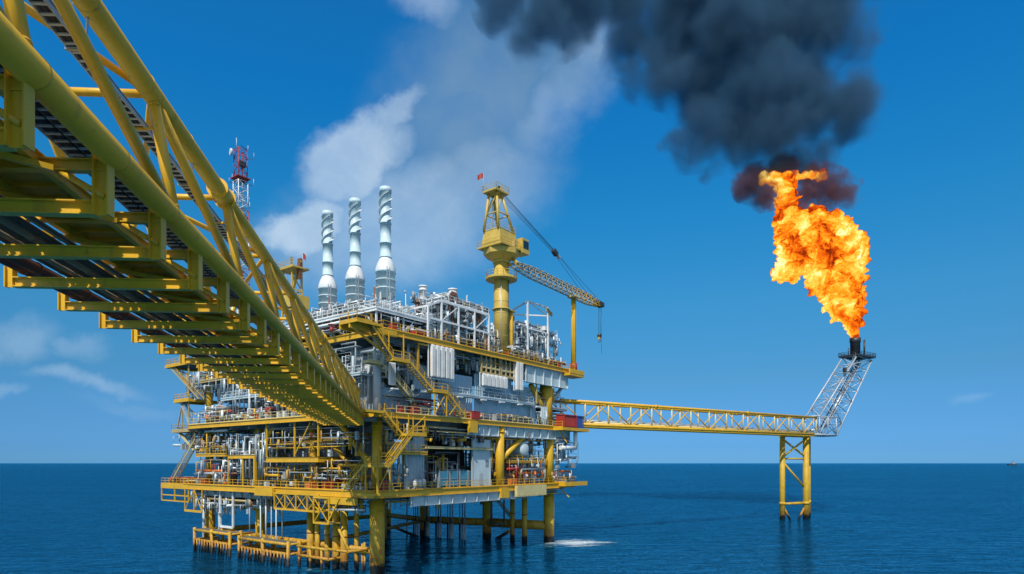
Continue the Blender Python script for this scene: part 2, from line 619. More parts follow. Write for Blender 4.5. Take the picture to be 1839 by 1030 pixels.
# ------------------------------------------------------------------ sea
def sea_mat():
    m, N, out = mat_new('sea')
    pos = N.node('ShaderNodeNewGeometry').outputs['Position']
    px, py, pz = N.xyz(pos)
    b = N.node('ShaderNodeBsdfDiffuse')
    gl = N.node('ShaderNodeBsdfGlossy')
    frs = N.node('ShaderNodeFresnel')
    frs.inputs['IOR'].default_value = 1.33
    big = N.noise(N.comb(N.math('MULTIPLY', px, 0.4), py, 0.0), 0.02, 4.0, 0.6)
    base = N.mix(N.rng(big, 0.3, 0.7), (0.0006, 0.024, 0.064), (0.0008, 0.044, 0.108))
    # foam streaming from the corner leg
    fx, fy = 12.5, 125.5
    x = N.math('DIVIDE', N.math('SUBTRACT', px, fx), 10.0)
    y = N.math('DIVIDE', N.math('SUBTRACT', py, fy), 8.0)
    d = N.math('SQRT', N.math('ADD', N.math('MULTIPLY', x, x), N.math('MULTIPLY', y, y)))
    x2 = N.math('DIVIDE', N.math('SUBTRACT', px, 1.0), 9.0)
    y2 = N.math('DIVIDE', N.math('SUBTRACT', py, 129.0), 2.2)
    d2 = N.math('SQRT', N.math('ADD', N.math('MULTIPLY', x2, x2), N.math('MULTIPLY', y2, y2)))
    near = N.math('MAXIMUM', N.rng(d, 1.5, 0.0, 0.0, 0.50), N.rng(d2, 1.2, 0.2, 0.0, 0.24))
    for a_, b_ in ((0, 0), (45, 0), (0, 48), (0.4, 15.3), (42.5, 14.2), (38.5, 29), (-3, 10)):
        lp = P0 + U * a_ + V_ * b_
        dd = N.vmath('DISTANCE', pos, (lp.x + .6, lp.y - .3, 0), out=1)
        near = N.math('MAXIMUM', near, N.rng(dd, 3.6, 1.0, 0.0, 0.25))
    fn = N.noise(N.comb(N.math('MULTIPLY', px, 0.4), N.math('MULTIPLY', py, .8), 0.0), .75, 8.0, 0.72, 1.2)
    foam = N.rng(N.math('ADD', fn, near), 0.76, 1.02)
    foam = N.math('MULTIPLY', foam, N.rng(near, 0.01, 0.10), clamp=True)
    caps_n = N.noise(N.comb(N.math('MULTIPLY', px, 0.35), py, 0.0), 0.5, 7.0, 0.75, 0.3)
    caps = N.rng(caps_n, 0.745, 0.80, 0.0, 0.35)
    foam = N.math('MAXIMUM', foam, caps)
    wash = N.rng(N.math('MULTIPLY_ADD', fn, .9, near), .5, 1.1, 0.0, .5)
    base1 = N.mix(wash, base, (0.02, 0.20, 0.28))
    base2 = N.mix(foam, base1, (0.72, 0.80, 0.84))
    N.l.new(base2, b.inputs['Color'])
    gl.inputs['Color'].default_value = (.22, .78, 1.0, 1)
    gl.inputs['Roughness'].default_value = .05
    # wind waves: several sizes, crests lying across the wind
    dist = N.vmath('LENGTH', pos, out=1)
    rot = N.comb(N.math('MULTIPLY_ADD', px, 0.38, N.math('MULTIPLY', py, 0.10)), N.math('MULTIPLY_ADD', px, -0.10, py), 0.0)
    w1 = N.noise(rot, 0.16, 3.0, 0.55)
    w2 = N.noise(rot, 0.42, 4.0, 0.6, 0.4)
    w3 = N.noise(rot, 1.6, 4.0, 0.65, 0.3)
    h = N.math('MULTIPLY_ADD', w1, 4.2, N.math('MULTIPLY_ADD', w2, 1.7, N.math('MULTIPLY', w3, .3)))
    h = N.math('MULTIPLY', h, N.rng(big, .3, .7, .65, 1.25))
    bp = N.node('ShaderNodeBump')
    bp.inputs['Strength'].default_value = 1.0
    bp.inputs['Distance'].default_value = 1.0
    N.l.new(h, bp.inputs['Height'])
    for s_ in (b, gl, frs):
        N.l.new(bp.outputs[0], s_.inputs['Normal'])
    ms = N.node('ShaderNodeMixShader')
    N.l.new(N.math('MULTIPLY', frs.outputs[0], N.math('SUBTRACT', 1.0, foam)), ms.inputs[0])
    N.l.new(b.outputs[0], ms.inputs[1])
    N.l.new(gl.outputs[0], ms.inputs[2])
    N.l.new(ms.outputs[0], out.inputs['Surface'])


sea_mat()
mb = MB()
ys = [-300, -40, 20, 60, 90, 130, 200, 300, 500, 900, 1800, 4000, 9000, 20000, 42000]
xs = [-40000, -12000, -4000, -1500, -500, -200, -80, 0, 80, 200, 500, 1500, 4000, 12000, 40000]
for y in ys:
    for x in xs:
        mb.v.append((x, y, 0.0))
nx = len(xs)
for j in range(len(ys) - 1):
    for i in range(nx - 1):
        mb.f.append((j * nx + i, j * nx + i + 1, (j + 1) * nx + i + 1, (j + 1) * nx + i))
        mb.m.append(mb.mi('sea'))
        mb.sm.append(True)
tag(link('sea', mb), kind='structure')

# ------------------------------------------------------------------ near bridge
# skewed bridge frame: e = sideways from the line through the eye, t = distance along, h = height above the eye
def bp_(e, t, h):
    y = t + 0.055 * (e + 6.6)
    return (-0.1642 * y + e, y, EYE + h)


T0, T1 = -6.0, 90.5
BR, BL, BRT, BLT, HB, HT = -6.45, -11.2, -7.08, -10.2, 6.7, 10.15
bridge = Thing('pipe_bridge', 'big yellow truss bridge overhead carrying pipes and cable trays', 'bridge', bp_(-9, T1, 5), frame='world')
M = 'yellow_near'
for nm, e, h, r in (('bottom_chord', BR, HB, 0.29), ('bottom_chord', BL, HB, 0.29), ('top_chord', BRT, HT, 0.27), ('top_chord', BLT, HT, 0.27)):
    mb = MB()
    mb.tube(bp_(e, T0, h), bp_(e, T1, h), r, M, 24)
    for k_ in range(32):
        tw = T0 + 1.7 + 3.0 * k_
        mb.tube(bp_(e, tw, h), bp_(e, tw + .035, h), r + .012, M, 24)
    if nm == 'top_chord':
        for tn in (-3.1, 23.6, 50.5, 77.5):
            mb.tube(bp_(e, tn - .45, h), bp_(e, tn + .5, h), r * 1.22, M, 24)
            mb.tube(bp_(e, tn + .45, h), bp_(e, tn + .55, h), r * 1.5, M, 24)
            mb.tube(bp_(e, tn - .5, h), bp_(e, tn - .42, h), r * 1.4, M, 24)
    bridge.part(nm, mb)
nodes = [10.5 + 6.75 * k for k in range(-2, 12)]
for k, t in enumerate(nodes):
    for s_, (eb, et) in enumerate(((BR, BRT), (BL, BLT))):
        mb = MB()
        mb.tube(bp_(eb, t, HB), bp_(et, t, HT), 0.15, M, 14)
        lo_, hi_ = Vector(bp_(eb, t, HB)), Vector(bp_(et, t, HT))
        for f_ in (.1, .9):
            mb.tube(lo_.lerp(hi_, f_), lo_.lerp(hi_, f_ + .012), .165, M, 14)
        # gusset plate at the foot
        bridge.part('post', mb)
        if k < len(nodes) - 1:
            mb = MB()
            mb.tube(bp_(et, t, HT), bp_(eb, nodes[k + 1], HB), 0.15, M, 14)
            bridge.part('diagonal', mb)
    mb = MB()
    mb.tube(bp_(BRT, t, HT), bp_(BLT, t, HT), 0.11, M, 10)
    if k < len(nodes) - 1:
        a_, b_ = (BRT, BLT) if k % 2 else (BLT, BRT)
        mb.tube(bp_(a_, t, HT), bp_(b_, nodes[k + 1], HT), 0.1, M, 10)
    bridge.part('top_bracing', mb)
# cross frames: hanger, bottom beam, tie at chord level
tf = [10.6 + 2.9 * k for k in range(-4, 28)]
for k, t in enumerate(tf):
    mb = MB()
    x, y, z = bp_(-6.6, t, 0)
    mb.hbeam_v((x, y, EYE + 5.33), (x, y, EYE + HB), 0.24, 0.34, M, 0.035)
    bridge.part('hanger', mb)
    mb = MB()
    x, y, z = bp_(-12.1, t, 0)
    mb.hbeam_v((x, y, EYE + 5.33), (x, y, EYE + 5.95), 0.2, 0.26, M, 0.03)
    bridge.part('hanger', mb)
    mb = MB()
    p, q = Vector(bp_(-12.1, t, 5.48)), Vector(bp_(-6.6, t, 5.48))
    mb.ibeam(p + Vector((.13, 0, 0)), q - Vector((.17, 0, 0)), 0.30, 0.24, M, 0.03)
    bridge.part('cross_beam', mb)
    mb = MB()
    mb.ibeam(bp_(BL, t + .05, 6.42), bp_(BR, t + .05, 6.42), 0.26, 0.2, M, 0.03)
    # plan bracing
    mb.bar(bp_(BL + .1, t, 6.28), bp_(-7.6, t + 2.8, 6.28), 0.14, 0.12, M)
    # knee between hanger and floor
    mb.tube(bp_(BR - .1, t, 5.72), bp_(BR - 1.15, t + .05, 6.33), 0.07, M, 8)
    bridge.part('floor_beam', mb)
mb = MB()
for e in (-7.95, -9.5):
    mb.ibeam(bp_(e, T0, 6.5), bp_(e, T1, 6.5), 0.28, 0.16, M, 0.025)
bridge.part('stringer', mb)
mb = MB()
t = T0
while t < T1 - 1:
    mb.bar(bp_(-8.72, t, 6.68), bp_(-8.72, min(t + 2.9, T1), 6.68), 1.54, 0.05, 'olive_plate')
    for dt in (.7, 1.45, 2.2):
        mb.bar(bp_(-9.45, t + dt, 6.61), bp_(-8.0, t + dt, 6.61), .07, .09, M)
    t += 2.9
bridge.part('walkway', mb)
for e in (-9.5,):
    mb = MB()
    mb.rail([bp_(e, T0, 6.7), bp_(e, T1, 6.7)], M, r=0.025)
    bridge.part('handrail', mb)
# pipes lying on the bottom beams
pr = random.Random(4)
specs = [(-9.05, 5.86, .08, 'old_pipe'), (-9.3, 5.82, .06, 'black_pipe'), (-9.52, 5.88, .10, 'black_pipe'), (-9.8, 5.88, .11, 'old_pipe'), (-10.1, 5.90, .12, 'black_pipe'),
         (-10.38, 5.84, .07, 'old_pipe'), (-10.6, 5.86, .09, 'black_pipe'), (-11.35, 5.92, .17, 'brown_pipe'), (-11.75, 5.88, .13, 'brown_pipe'),
         (-8.9, 5.74, .04, 'old_pipe'), (-8.8, 5.74, .04, 'black_pipe')]
for e, h, r, m in specs:
    mb = MB()
    mb.tube(bp_(e, T0, h), bp_(e, T1, h), r, m, 12)
    if r > .07:
        for t in tf:
            mb.tube(bp_(e, t - .06, h), bp_(e, t + .06, h), r * 1.15, m, 12)
    bridge.part('pipe', mb)


def cable_tray(e, h, w, two=True):
    mb = MB()
    for s_ in (-1, 1):
        mb.bar(bp_(e + s_ * w / 2, T0, h), bp_(e + s_ * w / 2, T1, h), .03, .11, 'galv')
    t = T0
    while t < T1:
        mb.bar(bp_(e - w / 2, t, h - .03), bp_(e + w / 2, t, h - .03), .07 if t < 50 else .05, .03, 'galv')
        t += .30 if t < 45 else .6
    return mb


for e, h, w in ((-6.95, 6.80, .35), (-7.31, 6.80, .37), (-7.42, 9.25, .32)):
    mb = cable_tray(e, h, w)
    mb.bar(bp_(e, T0, h + .12), bp_(e, T1, h + .12), w, .02, 'galv')  # solid lid, added to block sunlight falling through the tray
    tray = bridge.part('cable_tray', mb)
    mb = MB()
    for k in range(5):
        ee = e - w / 2 + .05 + k * (w - .1) / 4
        mb.tube(bp_(ee, T0, h + .02 + .01 * (k % 2)), bp_(ee, T1, h + .02 + .01 * (k % 2)), .032 - .006 * (k % 2), 'cable', 6)
    bridge.part('cable', mb, tray)
for t in nodes:
    mb = MB()
    mb.bar(bp_(-6.9, t, 9.2), bp_(-7.65, t, 9.2), .06, .06, M)
    bridge.part('tray_bracket', mb)
    mb = MB()
    mb.bar(bp_(-7.6, t + 3.4, 9.16), bp_(-7.15, t + 3.4, 9.16), .08, .05, 'steel')
    mb.bar(bp_(-7.17, t + 3.4, 9.16), bp_(-7.12, t + 3.4, 10.1), .04, .04, 'steel')
    bridge.part('tray_bracket', mb)
# floodlights clamped along the tube
for t in (16.2, 30.0, 47.0):
    x, y, z = bp_(BR - .45, t, HB + .4)
    lt = Thing('floodlight', 'small dark floodlight beside the near bridge tube, %s' % {16.2: 'closest to the camera', 30.0: 'second along it', 47.0: 'third along it'}[t], 'floodlight', (x, y, z), frame='world')
    mb = MB()
    mb.bar((x, y, z - .3), (x, y, z + .25), .06, .06, 'rust')
    lt.part('bracket', mb)
    mb = MB()
    mb.box(x - .14, x + .14, y - .1, y + .1, z + .25, z + .48, 'dark')
    lt.part('lamp_head', mb)

# ------------------------------------------------------------------ production platform
plat = Thing('offshore_platform', 'large offshore production platform with grey and yellow decks on yellow legs', 'platform', (0, 0, 0))
BOT = -6.0


def part(name, mb, parent=None, label=None):
    return plat.part(name, mb, parent, label)


# legs: (a, b, radius, top)
for a, b, r, zt in ((0, 0, 1.07, 12), (45, 0, 1.07, 12), (0, 48, 1.02, 12), (0.4, 15.3, 0.78, 12), (1.5, 33.0, 0.85, 12),
                    (42.5, 14.2, 0.95, 12), (38.5, 29, 0.95, 12), (42, 45, 0.95, 12), (22, 24, .9, 12)):
    mb = MB()
    mb.tube((a, b, BOT), (a, b, zt - .6), r, 'jacket', 24)
    mb.tube((a, b, 9.0), (a, b, 9.15), r * 1.08, 'jacket', 24)
    if (a, b) == (0, 0):
        mb.tube((a, b, 2.2), (a, b, 2.3), r * 1.03, 'jacket', 24)
    part('leg', mb)
# conductors and risers in front of the left-hand row
for x, y, r, zt in ((-31.97, 99.4, .60, 9.5), (-30.55, 98.3, .42, 10.5), (-28.4, 96.3, .44, 9.5), (-26.55, 94.4, .54, 9.5), (-25.15, 93.8, .56, 9.5), (-23.4, 94.2, .36, 11), (-21.9, 93.0, .18, 4.2), (-22.3, 93.2, .16, 4.0)):
    a, b = inv(x, y)
    mb = MB()
    mb.tube((a, b, BOT), (a, b, zt), r, 'jacket', 18)
    mb.tube((a, b, 4.9), (a, b, 5.05), r * 1.1, 'rust', 18)
    mb.tube((a, b, 1.3), (a, b, 1.4), r * 1.08, 'jacket', 18)
    part('conductor', mb)
for a, b, r, zt in ((41, 3.2, .55, 11), (42, 7.0, .5, 11)):
    mb = MB()
    mb.tube((a, b, BOT), (a, b, zt), r, 'jacket', 14)
    mb.tube((a, b, 5.5), (a, b, 5.75), r * 1.12, 'rust', 14)
    part('conductor', mb)
for k in range(16):
    a, b = 37 + .5 * (k % 3), 15.6 + 1.15 * k
    mb = MB()
    mb.tube((a, b, 2.8), (a, b, 11.2), .10 if k % 3 else .16, ('galv', 'dark', 'grey')[k % 3], 8)
    mb.tube((a, b, -3), (a, b, 3.2), .20, ('white', 'dark', 'galv')[(k * 2) % 3], 8)
    part('riser', mb)
# horizontal framing of the jacket
for p, q, r in (((0, 0, 3.1), (0, 48, 3.1), .5), ((45, 0, 3.4), (0, 0, 3.3), .0), ((45, 0, 3.3), (42.5, 14.2, 3.4), .95), ((42.5, 14.2, 3.4), (38.5, 29, 3.4), .8),
                ((38.5, 29, 3.4), (42, 45, 3.4), .6), ((0, 48, 3.1), (42, 45, 3.4), .5), ((0, 15.3, 3.0), (38.5, 29, 3.2), .35),
                ((38.5, 29, -1), (33, 33, 2.0), .3), ((42.5, 14.2, -1.5), (45, 10, 1.6), .35),
                ((42.5, 14.2, -1), (44, 9, 3), .0), ((45, 0, 10.8), (42.8, 9, 3.8), .0), ((-1.5, 9, 8.8), (-2.8, 2.6, 3.0), .22), ((-2.2, 12.5, 9.3), (-1.8, 9.0, 8.7), .2)):
    if r <= 0:
        continue
    mb = MB()
    mb.tube(p, q, r, 'jacket', 16)
    part('jacket_brace', mb)
mb = MB()
mb.tube((40, 12, 10.8), (43.5, 7.5, 4.0), .4, 'grey', 12)
part('jacket_brace', mb)
# lower frames round the left-hand legs: two boat landings with rows of fenders
for b0, b1, zf, zl in ((33.0, 45.2, 3.7, 2.0), (15.8, 30.0, 3.3, 1.8)):
    mb = MB()
    for a in (-4.2, -2.2):
        mb.tube((a, b0, zf), (a, b1, zf), .26, 'jacket', 12)
        mb.tube((a, b0, zl), (a, b1, zl), .26, 'jacket', 12)
        for b in (b0, b1, (b0 + b1) / 2):
            mb.tube((a, b, BOT), (a, b, zf + .5), .27, 'jacket', 12)
    for b in (b0, b1, (b0 + b1) / 2):
        mb.tube((-4.2, b, zf), (0, b, zf), .2, 'jacket', 10)
        mb.tube((-4.2, b, zl), (0, b, zl), .2, 'jacket', 10)
    mb.box(-4.1, -2.3, b0, b1, zf + .18, zf + .24, 'grating')
    n = int((b1 - b0) / .9)
    mb2 = MB()
    for i in range(n):
        b = b0 + .5 + i * (b1 - b0 - 1) / (n - 1)
        mb2.tube((-4.5, b, -.6), (-4.5, b, zl + .3), .13, 'jacket', 8)
    bl = part('boat_landing', mb)
    part('fender', mb2, bl)
mb = MB()
for z in (3.2, 1.8):
    mb.tube((-3.6, 6.5, z), (-3.6, 14.2, z), .24, 'jacket', 12)
    mb.tube((-3.6, 6.5, z), (0, 6.5, z), .2, 'jacket', 10)
mb.tube((-3.6, 2.2, 3.3), (-3.6, 7.5, 3.3), .2, 'jacket', 10)
mb.tube((-3.6, 2.2, 3.3), (-.4, 1.5, 3.3), .2, 'jacket', 10)
for b in (8.2, 11.0, 13.8):
    mb.tube((-3.6, b, -3), (-3.6, b, 3.4), .2, 'jacket', 10)
part('boat_landing', mb)


def deck(name, a0, a1, b0, b1, z, em, ed=0.9, under='mid_grey', girder=None):
    """plate, edge beam, floor beams beneath"""
    mb = MB()
    mb.box(a0, a1, b0, b1, z - .06, z, 'grating')
    o = part(name, mb)
    e = MB()
    for p, q in (((a0, b0, z - ed / 2), (a1, b0, z - ed / 2)), ((a0, b1, z - ed / 2), (a1, b1, z - ed / 2)),
                 ((a0, b0, z - ed / 2), (a0, b1, z - ed / 2)), ((a1, b0, z - ed / 2), (a1, b1, z - ed / 2))):
        e.ibeam(p, q, ed + .02, .36, em, .05)
    part('edge_beam', e, o)
    u_ = MB()
    a = a0 + 1.5
    while a < a1:
        u_.ibeam((a, b0 + .2, z - .38), (a, b1 - .2, z - .38), .55, .25, under, .04)
        a += 3.0
    b = b0 + 2.5
    while b < b1:
        u_.ibeam((a0 + .2, b, z - .75), (a1 - .2, b, z - .75), 1.1, .35, under, .05)
        b += 6.0
    part('floor_beam', u_, o)
    return o


low = deck('lower_deck', -3, 50, -3, 52, 12, 'yellow', .95)
mid = deck('middle_deck', -3, 50, -3, 50, 23.2, 'yellow', .75)
top = deck('top_deck', -1.5, 50, -3, 50, 35, 'yellow', .8)

# deep plate girders with stiffeners along the right-hand face
for a0, a1, z0, z1, st in ((33, 47.5, 31.1, 34.1, 2.9), (17, 48.5, 20.7, 22.4, 2.6), (4, 34, 9.6, 11.0, 3.0)):
    mb = MB()
    mb.box(a0, a1, -2.65, -2.60, z0, z1, 'pale')
    mb.box(a0, a1, -2.9, -2.2, z0 - .08, z0, 'grey')
    a = a0
    while a <= a1 + .01:
        mb.box(a, a + .10, -2.98, -2.66, z0, z1, 'pale')
        mb.box(a + .12, a + .55, -2.70, -2.655, z0 + .1, z1 - .1, 'mid_grey')
        a += st
    mb.box(a0, a1, -2.98, -2.2, z1, z1 + .06, 'grey')
    part('plate_girder', mb)
# same girder returning along the left-hand face, lower
mb = MB()
mb.box(-2.1, -2.05, 2, 46, 10.1, 11.0, 'grey')
mb.box(-2.4, -1.8, 2, 46, 10.02, 10.1, 'mid_grey')
for k in range(15):
    mb.box(-2.5, -2.1, 2.5 + 3 * k, 2.58 + 3 * k, 10.1, 11.0, 'grey')
part('plate_girder', mb)

# columns between decks
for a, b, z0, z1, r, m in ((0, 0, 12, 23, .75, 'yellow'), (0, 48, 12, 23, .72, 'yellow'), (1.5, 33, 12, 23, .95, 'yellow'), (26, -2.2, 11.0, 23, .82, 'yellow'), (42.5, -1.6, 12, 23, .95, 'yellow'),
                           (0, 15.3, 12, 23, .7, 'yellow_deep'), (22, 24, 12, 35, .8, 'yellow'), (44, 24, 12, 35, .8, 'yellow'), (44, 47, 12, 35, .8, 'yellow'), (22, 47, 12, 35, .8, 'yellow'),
                           (0, 48, 23, 35, .6, 'yellow'), (42.5, -1, 23, 34.2, 1.25, 'yellow'), (0, 0, 23, 35, .6, 'wall_grey'), (0, 15.3, 23, 35, .6, 'wall_grey'), (1.5, 33, 23, 35, .6, 'wall_grey'), (26, 0, 23, 35, .6, 'wall_grey')):
    mb = MB()
    mb.tube((a, b, z0), (a, b, z1 - .5), r, m, 18)
    mb.tube((a, b, z1 - 1.6), (a, b, z1 - 1.5), r * 1.25, m, 18)
    part('column', mb)
# diagonal braces
for p, q, r, m in (((26.3, -2.2, 16.5), (35.5, -2.0, 22.2), .5, 'yellow'), ((36.5, -1.5, 31), (42.5, -1.5, 24.5), .5, 'yellow'), ((47.2, -1.5, 31.2), (43.6, -1.4, 27.8), .35, 'wall_grey'),
                   ((-1, 7.5, 22.3), (-.6, .9, 15.8), .45, 'yellow'), ((-1.2, 24, 22.3), (-.8, 32, 17), .4, 'yellow'), ((0, 34, 34), (0, 47, 25), .35, 'white'), ((-1.3, 40, 33.9), (-1.3, 34.5, 28.6), .22, 'white'),
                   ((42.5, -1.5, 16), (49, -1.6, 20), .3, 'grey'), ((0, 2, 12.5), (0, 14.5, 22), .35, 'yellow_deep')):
    mb = MB()
    mb.tube(p, q, r, m, 14)
    part('brace', mb)

# ---- mezzanine ledges
def ledge(a0, a1, b0, b1, z, m='yellow', d=.45, railm='yellow', rails=()):
    mb = MB()
    mb.box(a0, a1, b0, b1, z - .05, z, 'grating')
    for p, q in (((a0, b0), (a1, b0)), ((a0, b1), (a1, b1)), ((a0, b0), (a0, b1)), ((a1, b0), (a1, b1))):
        mb.ibeam((p[0], p[1], z - d / 2 - .03), (q[0], q[1], z - d / 2 - .03), d, .2, m, .03)
    n = int(max(a1 - a0, b1 - b0) / 2)
    for i in range(1, n):
        if a1 - a0 > b1 - b0:
            a = a0 + (a1 - a0) * i / n
            mb.bar((a, b0, z - .2), (a, b1, z - .2), .12, .25, m)
        else:
            b = b0 + (b1 - b0) * i / n
            mb.bar((a0, b, z - .2), (a1, b, z - .2), .12, .25, m)
    o = part('ledge', mb)
    if rails:
        r = MB()
        for pts in rails:
            r.rail([(x, y, z) for x, y in pts], railm)
        part('handrail', r, o)
    return o


ledge(7.5, 36, -2.5, -1.5, 27.2, 'pale', .3, 'pale', [[(7.5, -2.5), (36, -2.5)]])
ledge(-2.6, 3.5, 10.5, 24.5, 16.9, 'yellow', .75)
ledge(-2.6, 3.5, 28, 36.5, 17.4, 'yellow', .6)
ledge(8, 24, -2.4, 1, 18.6, 'cream', .35)
ledge(-2.0, 8, 23, 40, 27.6, 'pale', .35, 'pale', [[(-2.0, 23), (-2.0, 40)]])
ledge(34, 49, -1.8, 6, 27.0, 'grey', .35, 'grey', [[(34, -1.8), (49, -1.8)]])
mb = MB()
for b in (10.5, 16.6, 24.5):
    mb.bar((-2.5, b, 17), (-2.5, b, 22.5), .22, .22, 'yellow')
mb.bar((-2.5, 16.6, 17.2), (-2.5, 12.5, 22.3), .15, .15, 'yellow')
mb.bar((-2.5, 28, 12), (-2.5, 28, 17), .4, .4, 'yellow')
mb.bar((-2.5, 31.8, 12), (-2.5, 31.8, 17), .22, .22, 'yellow')
mb.bar((-2.5, 36.5, 12), (-2.5, 36.5, 17), .22, .22, 'yellow')
part('hanger_frame', mb)

ledge(0, 8, -2.3, 1, 17.6, 'yellow', .35, 'yellow', [[(0, -2.3), (8, -2.3)]])
ledge(28, 41, -2.2, 4, 16.3, 'yellow', .3, 'yellow', [[(28, -2.2), (41, -2.2)]])
ledge(-2.4, 3, 37.5, 48.5, 17.6, 'yellow', .4, 'yellow', [[(-2.4, 37.5), (-2.4, 48.5)]])
ledge(-2.0, 4, 36.5, 49.5, 31.4, 'beige', .35, 'beige', [[(-2.0, 36.5), (-2.0, 49.5)]])
ledge(-2.0, 3, 1, 14, 29.0, 'pale', .3, 'pale', [[(-2.0, 1), (-2.0, 14)]])
# ---- handrails of the three decks
for pts, m in (([(-3, -3), (50, -3)], 'yellow'), ([(-3, -3), (-3, 52)], 'yellow'), ([(50, -3), (50, 10)], 'yellow')):
    mb = MB()
    mb.rail([(x, y, 12.0) for x, y in pts], m)
    part('handrail', mb, low)
for pts, m in (([(1, -3), (50, -3)], 'cream'), ([(-3, 3), (-3, 50)], 'cream'), ([(50, -3), (50, 10)], 'yellow')):
    mb = MB()
    mb.rail([(x, y, 23.2) for x, y in pts], m)
    part('handrail', mb, mid)
for pts, m in (([(-1.5, -3), (50, -3)], 'yellow'), ([(-1.5, -3), (-1.5, 50)], 'yellow'), ([(50, -3), (50, 10)], 'yellow')):
    mb = MB()
    mb.rail([(x, y, 35.0) for x, y in pts], m, r=.03)
    part('handrail', mb, top)

# ---- cladding walls set back behind the faces
for p, q, z0, z1, m in (((6.5, -.6), (11.5, -.6), 27.4, 31.2, 'blue_wall'), ((11.6, -1.0), (20, -1.0), 23.2, 30.6, 'blue_wall'), ((20.1, -1.4), (30.5, -1.4), 23.2, 31.2, 'blue_wall'),
                        ((30.8, -1.2), (38.5, -1.2), 23.2, 30.3, 'blue_wall'), ((0.8, .3), (11.5, .3), 23.2, 27.2, 'blue_wall'), ((34.5, -.9), (38.8, -.9), 23.2, 26.6, 'pale'), ((39.2, -2.1), (41.4, -2.1), 23.2, 26.9, 'pale'),
                        ((1.8, 30), (1.8, 14), 23.2, 33.5, 'wall_grey'), ((8, 47), (8, 24), 23.2, 33, 'wall_grey'), ((1.6, 24.4), (1.6, 16.8), 12, 16.0, 'wall_grey'), ((1.9, 24), (1.9, 10), 17, 21.7, 'mid_grey'),
                        ((7, 2.2), (12.5, 2.2), 12, 21.6, 'wall_grey'), ((4.2, -1.2), (8.4, -1.2), 12, 21.3, 'wall_grey'), ((24.4, .4), (25.2, .4), 12, 19.8, 'pale'), ((5.5, 22), (5.5, 4), 12, 22, 'mid_grey'), ((8, 46), (8, 26), 12, 22, 'mid_grey'),
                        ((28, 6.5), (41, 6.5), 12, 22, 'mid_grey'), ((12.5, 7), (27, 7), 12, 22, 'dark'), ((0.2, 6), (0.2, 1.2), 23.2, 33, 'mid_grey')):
    mb = MB()
    mb.corr(p, q, z0, z1, m, .55, .10)
    part('wall_panel', mb)

mb = MB()
mb.box(18.9, 23.6, -2.0, -1.85, 12.02, 20.0, 'pale')
mb.box(18.8, 18.95, -2.1, -1.8, 12.02, 20.1, 'grey')
mb.box(23.55, 23.7, -2.1, -1.8, 12.02, 20.1, 'grey')
mb.box(22.3, 23.1, -2.06, -2.0, 15.4, 16.4, 'mid_grey')
mb.box(20.6, 21.6, -2.06, -2.0, 12.3, 14.3, 'wall_grey')
part('wall_panel', mb)

# yellow truss balconies hung below the lower deck on the left-hand face
def balcony(b0, b1, z0, z1, a0, n, floor=True):
    mb = MB()
    m = 'yellow'
    for z in (z0, z1):
        mb.bar((a0, b0, z), (a0, b1, z), .22, .28, m)
        mb.bar((a0 + 2, b0, z), (a0 + 2, b1, z), .2, .2, m)
    for i in range(n + 1):
        b = b0 + (b1 - b0) * i / n
        mb.bar((a0, b, z0), (a0, b, z1), .16, .16, m)
        mb.bar((a0, b, z0), (a0 + 2, b, z0), .14, .14, m)
        if i < n:
            b2 = b0 + (b1 - b0) * (i + 1) / n
            mb.bar((a0, b, z0), (a0, b2, z1), .1, .1, m)
            mb.bar((a0, b, z1), (a0, b2, z0), .1, .1, m)
    mb.box(a0, a0 + 2, b0, b1, z0 + .02, z0 + .06, 'grating')
    part('hanging_balcony', mb)


balcony(8.8, 20.5, 8.7, 11.2, -3.6, 4)
balcony(5.9, 9.6, 7.1, 10.9, -4.0, 1)
mb = MB()
mb.bar((-3.6, .2, 10.5), (-3.6, 7.2, 10.5), .5, 1.0, 'yellow')
mb.bar((-3.9, 3.6, 10.9), (-4.0, 6.2, 7.2), .18, .18, 'yellow')
mb.tube((-3.4, 6.8, 9.1), (-3.4, -1.2, 9.4), .18, 'galv', 10)
mb.bar((-3.5, 21.0, 11.3), (-3.5, 26.2, 11.3), .4, 1.3, 'yellow')
part('edge_box', mb)
mb = MB()
mb.box(29, 38.3, -3.9, -3.3, 10.1, 11.9, 'cream')
mb.bar((29, -3.6, 10.0), (38.3, -3.6, 10.0), .7, .12, 'cream')
part('edge_box', mb)
mb = MB()
mb.box(16.6, 18.5, -3.5, -2.9, 21.0, 22.9, 'yellow')
part('edge_box', mb)
mb = MB()
mb.box(25.0, 27.3, -3.4, -2.95, 9.9, 11.6, 'yellow')
part('edge_box', mb)

# ---- stair flights
# right-hand face, outside the edge (b = -4.6): top deck down to the middle deck
def flight(name, p, q, w, m='yellow'):
    mb = MB()
    mb.stair(p, q, w, m)
    return part(name, mb)


def landing(a0, a1, b0, b1, z, m='yellow', rails=()):
    mb = MB()
    mb.box(a0, a1, b0, b1, z - .05, z, 'grating')
    for p, q in (((a0, b0), (a1, b0)), ((a0, b1), (a1, b1)), ((a0, b0), (a0, b1)), ((a1, b0), (a1, b1))):
        mb.bar((p[0], p[1], z - .2), (q[0], q[1], z - .2), .14, .34, m)
    for r in rails:
        mb.rail([(x, y, z) for x, y in r], m)
    part('landing', mb)


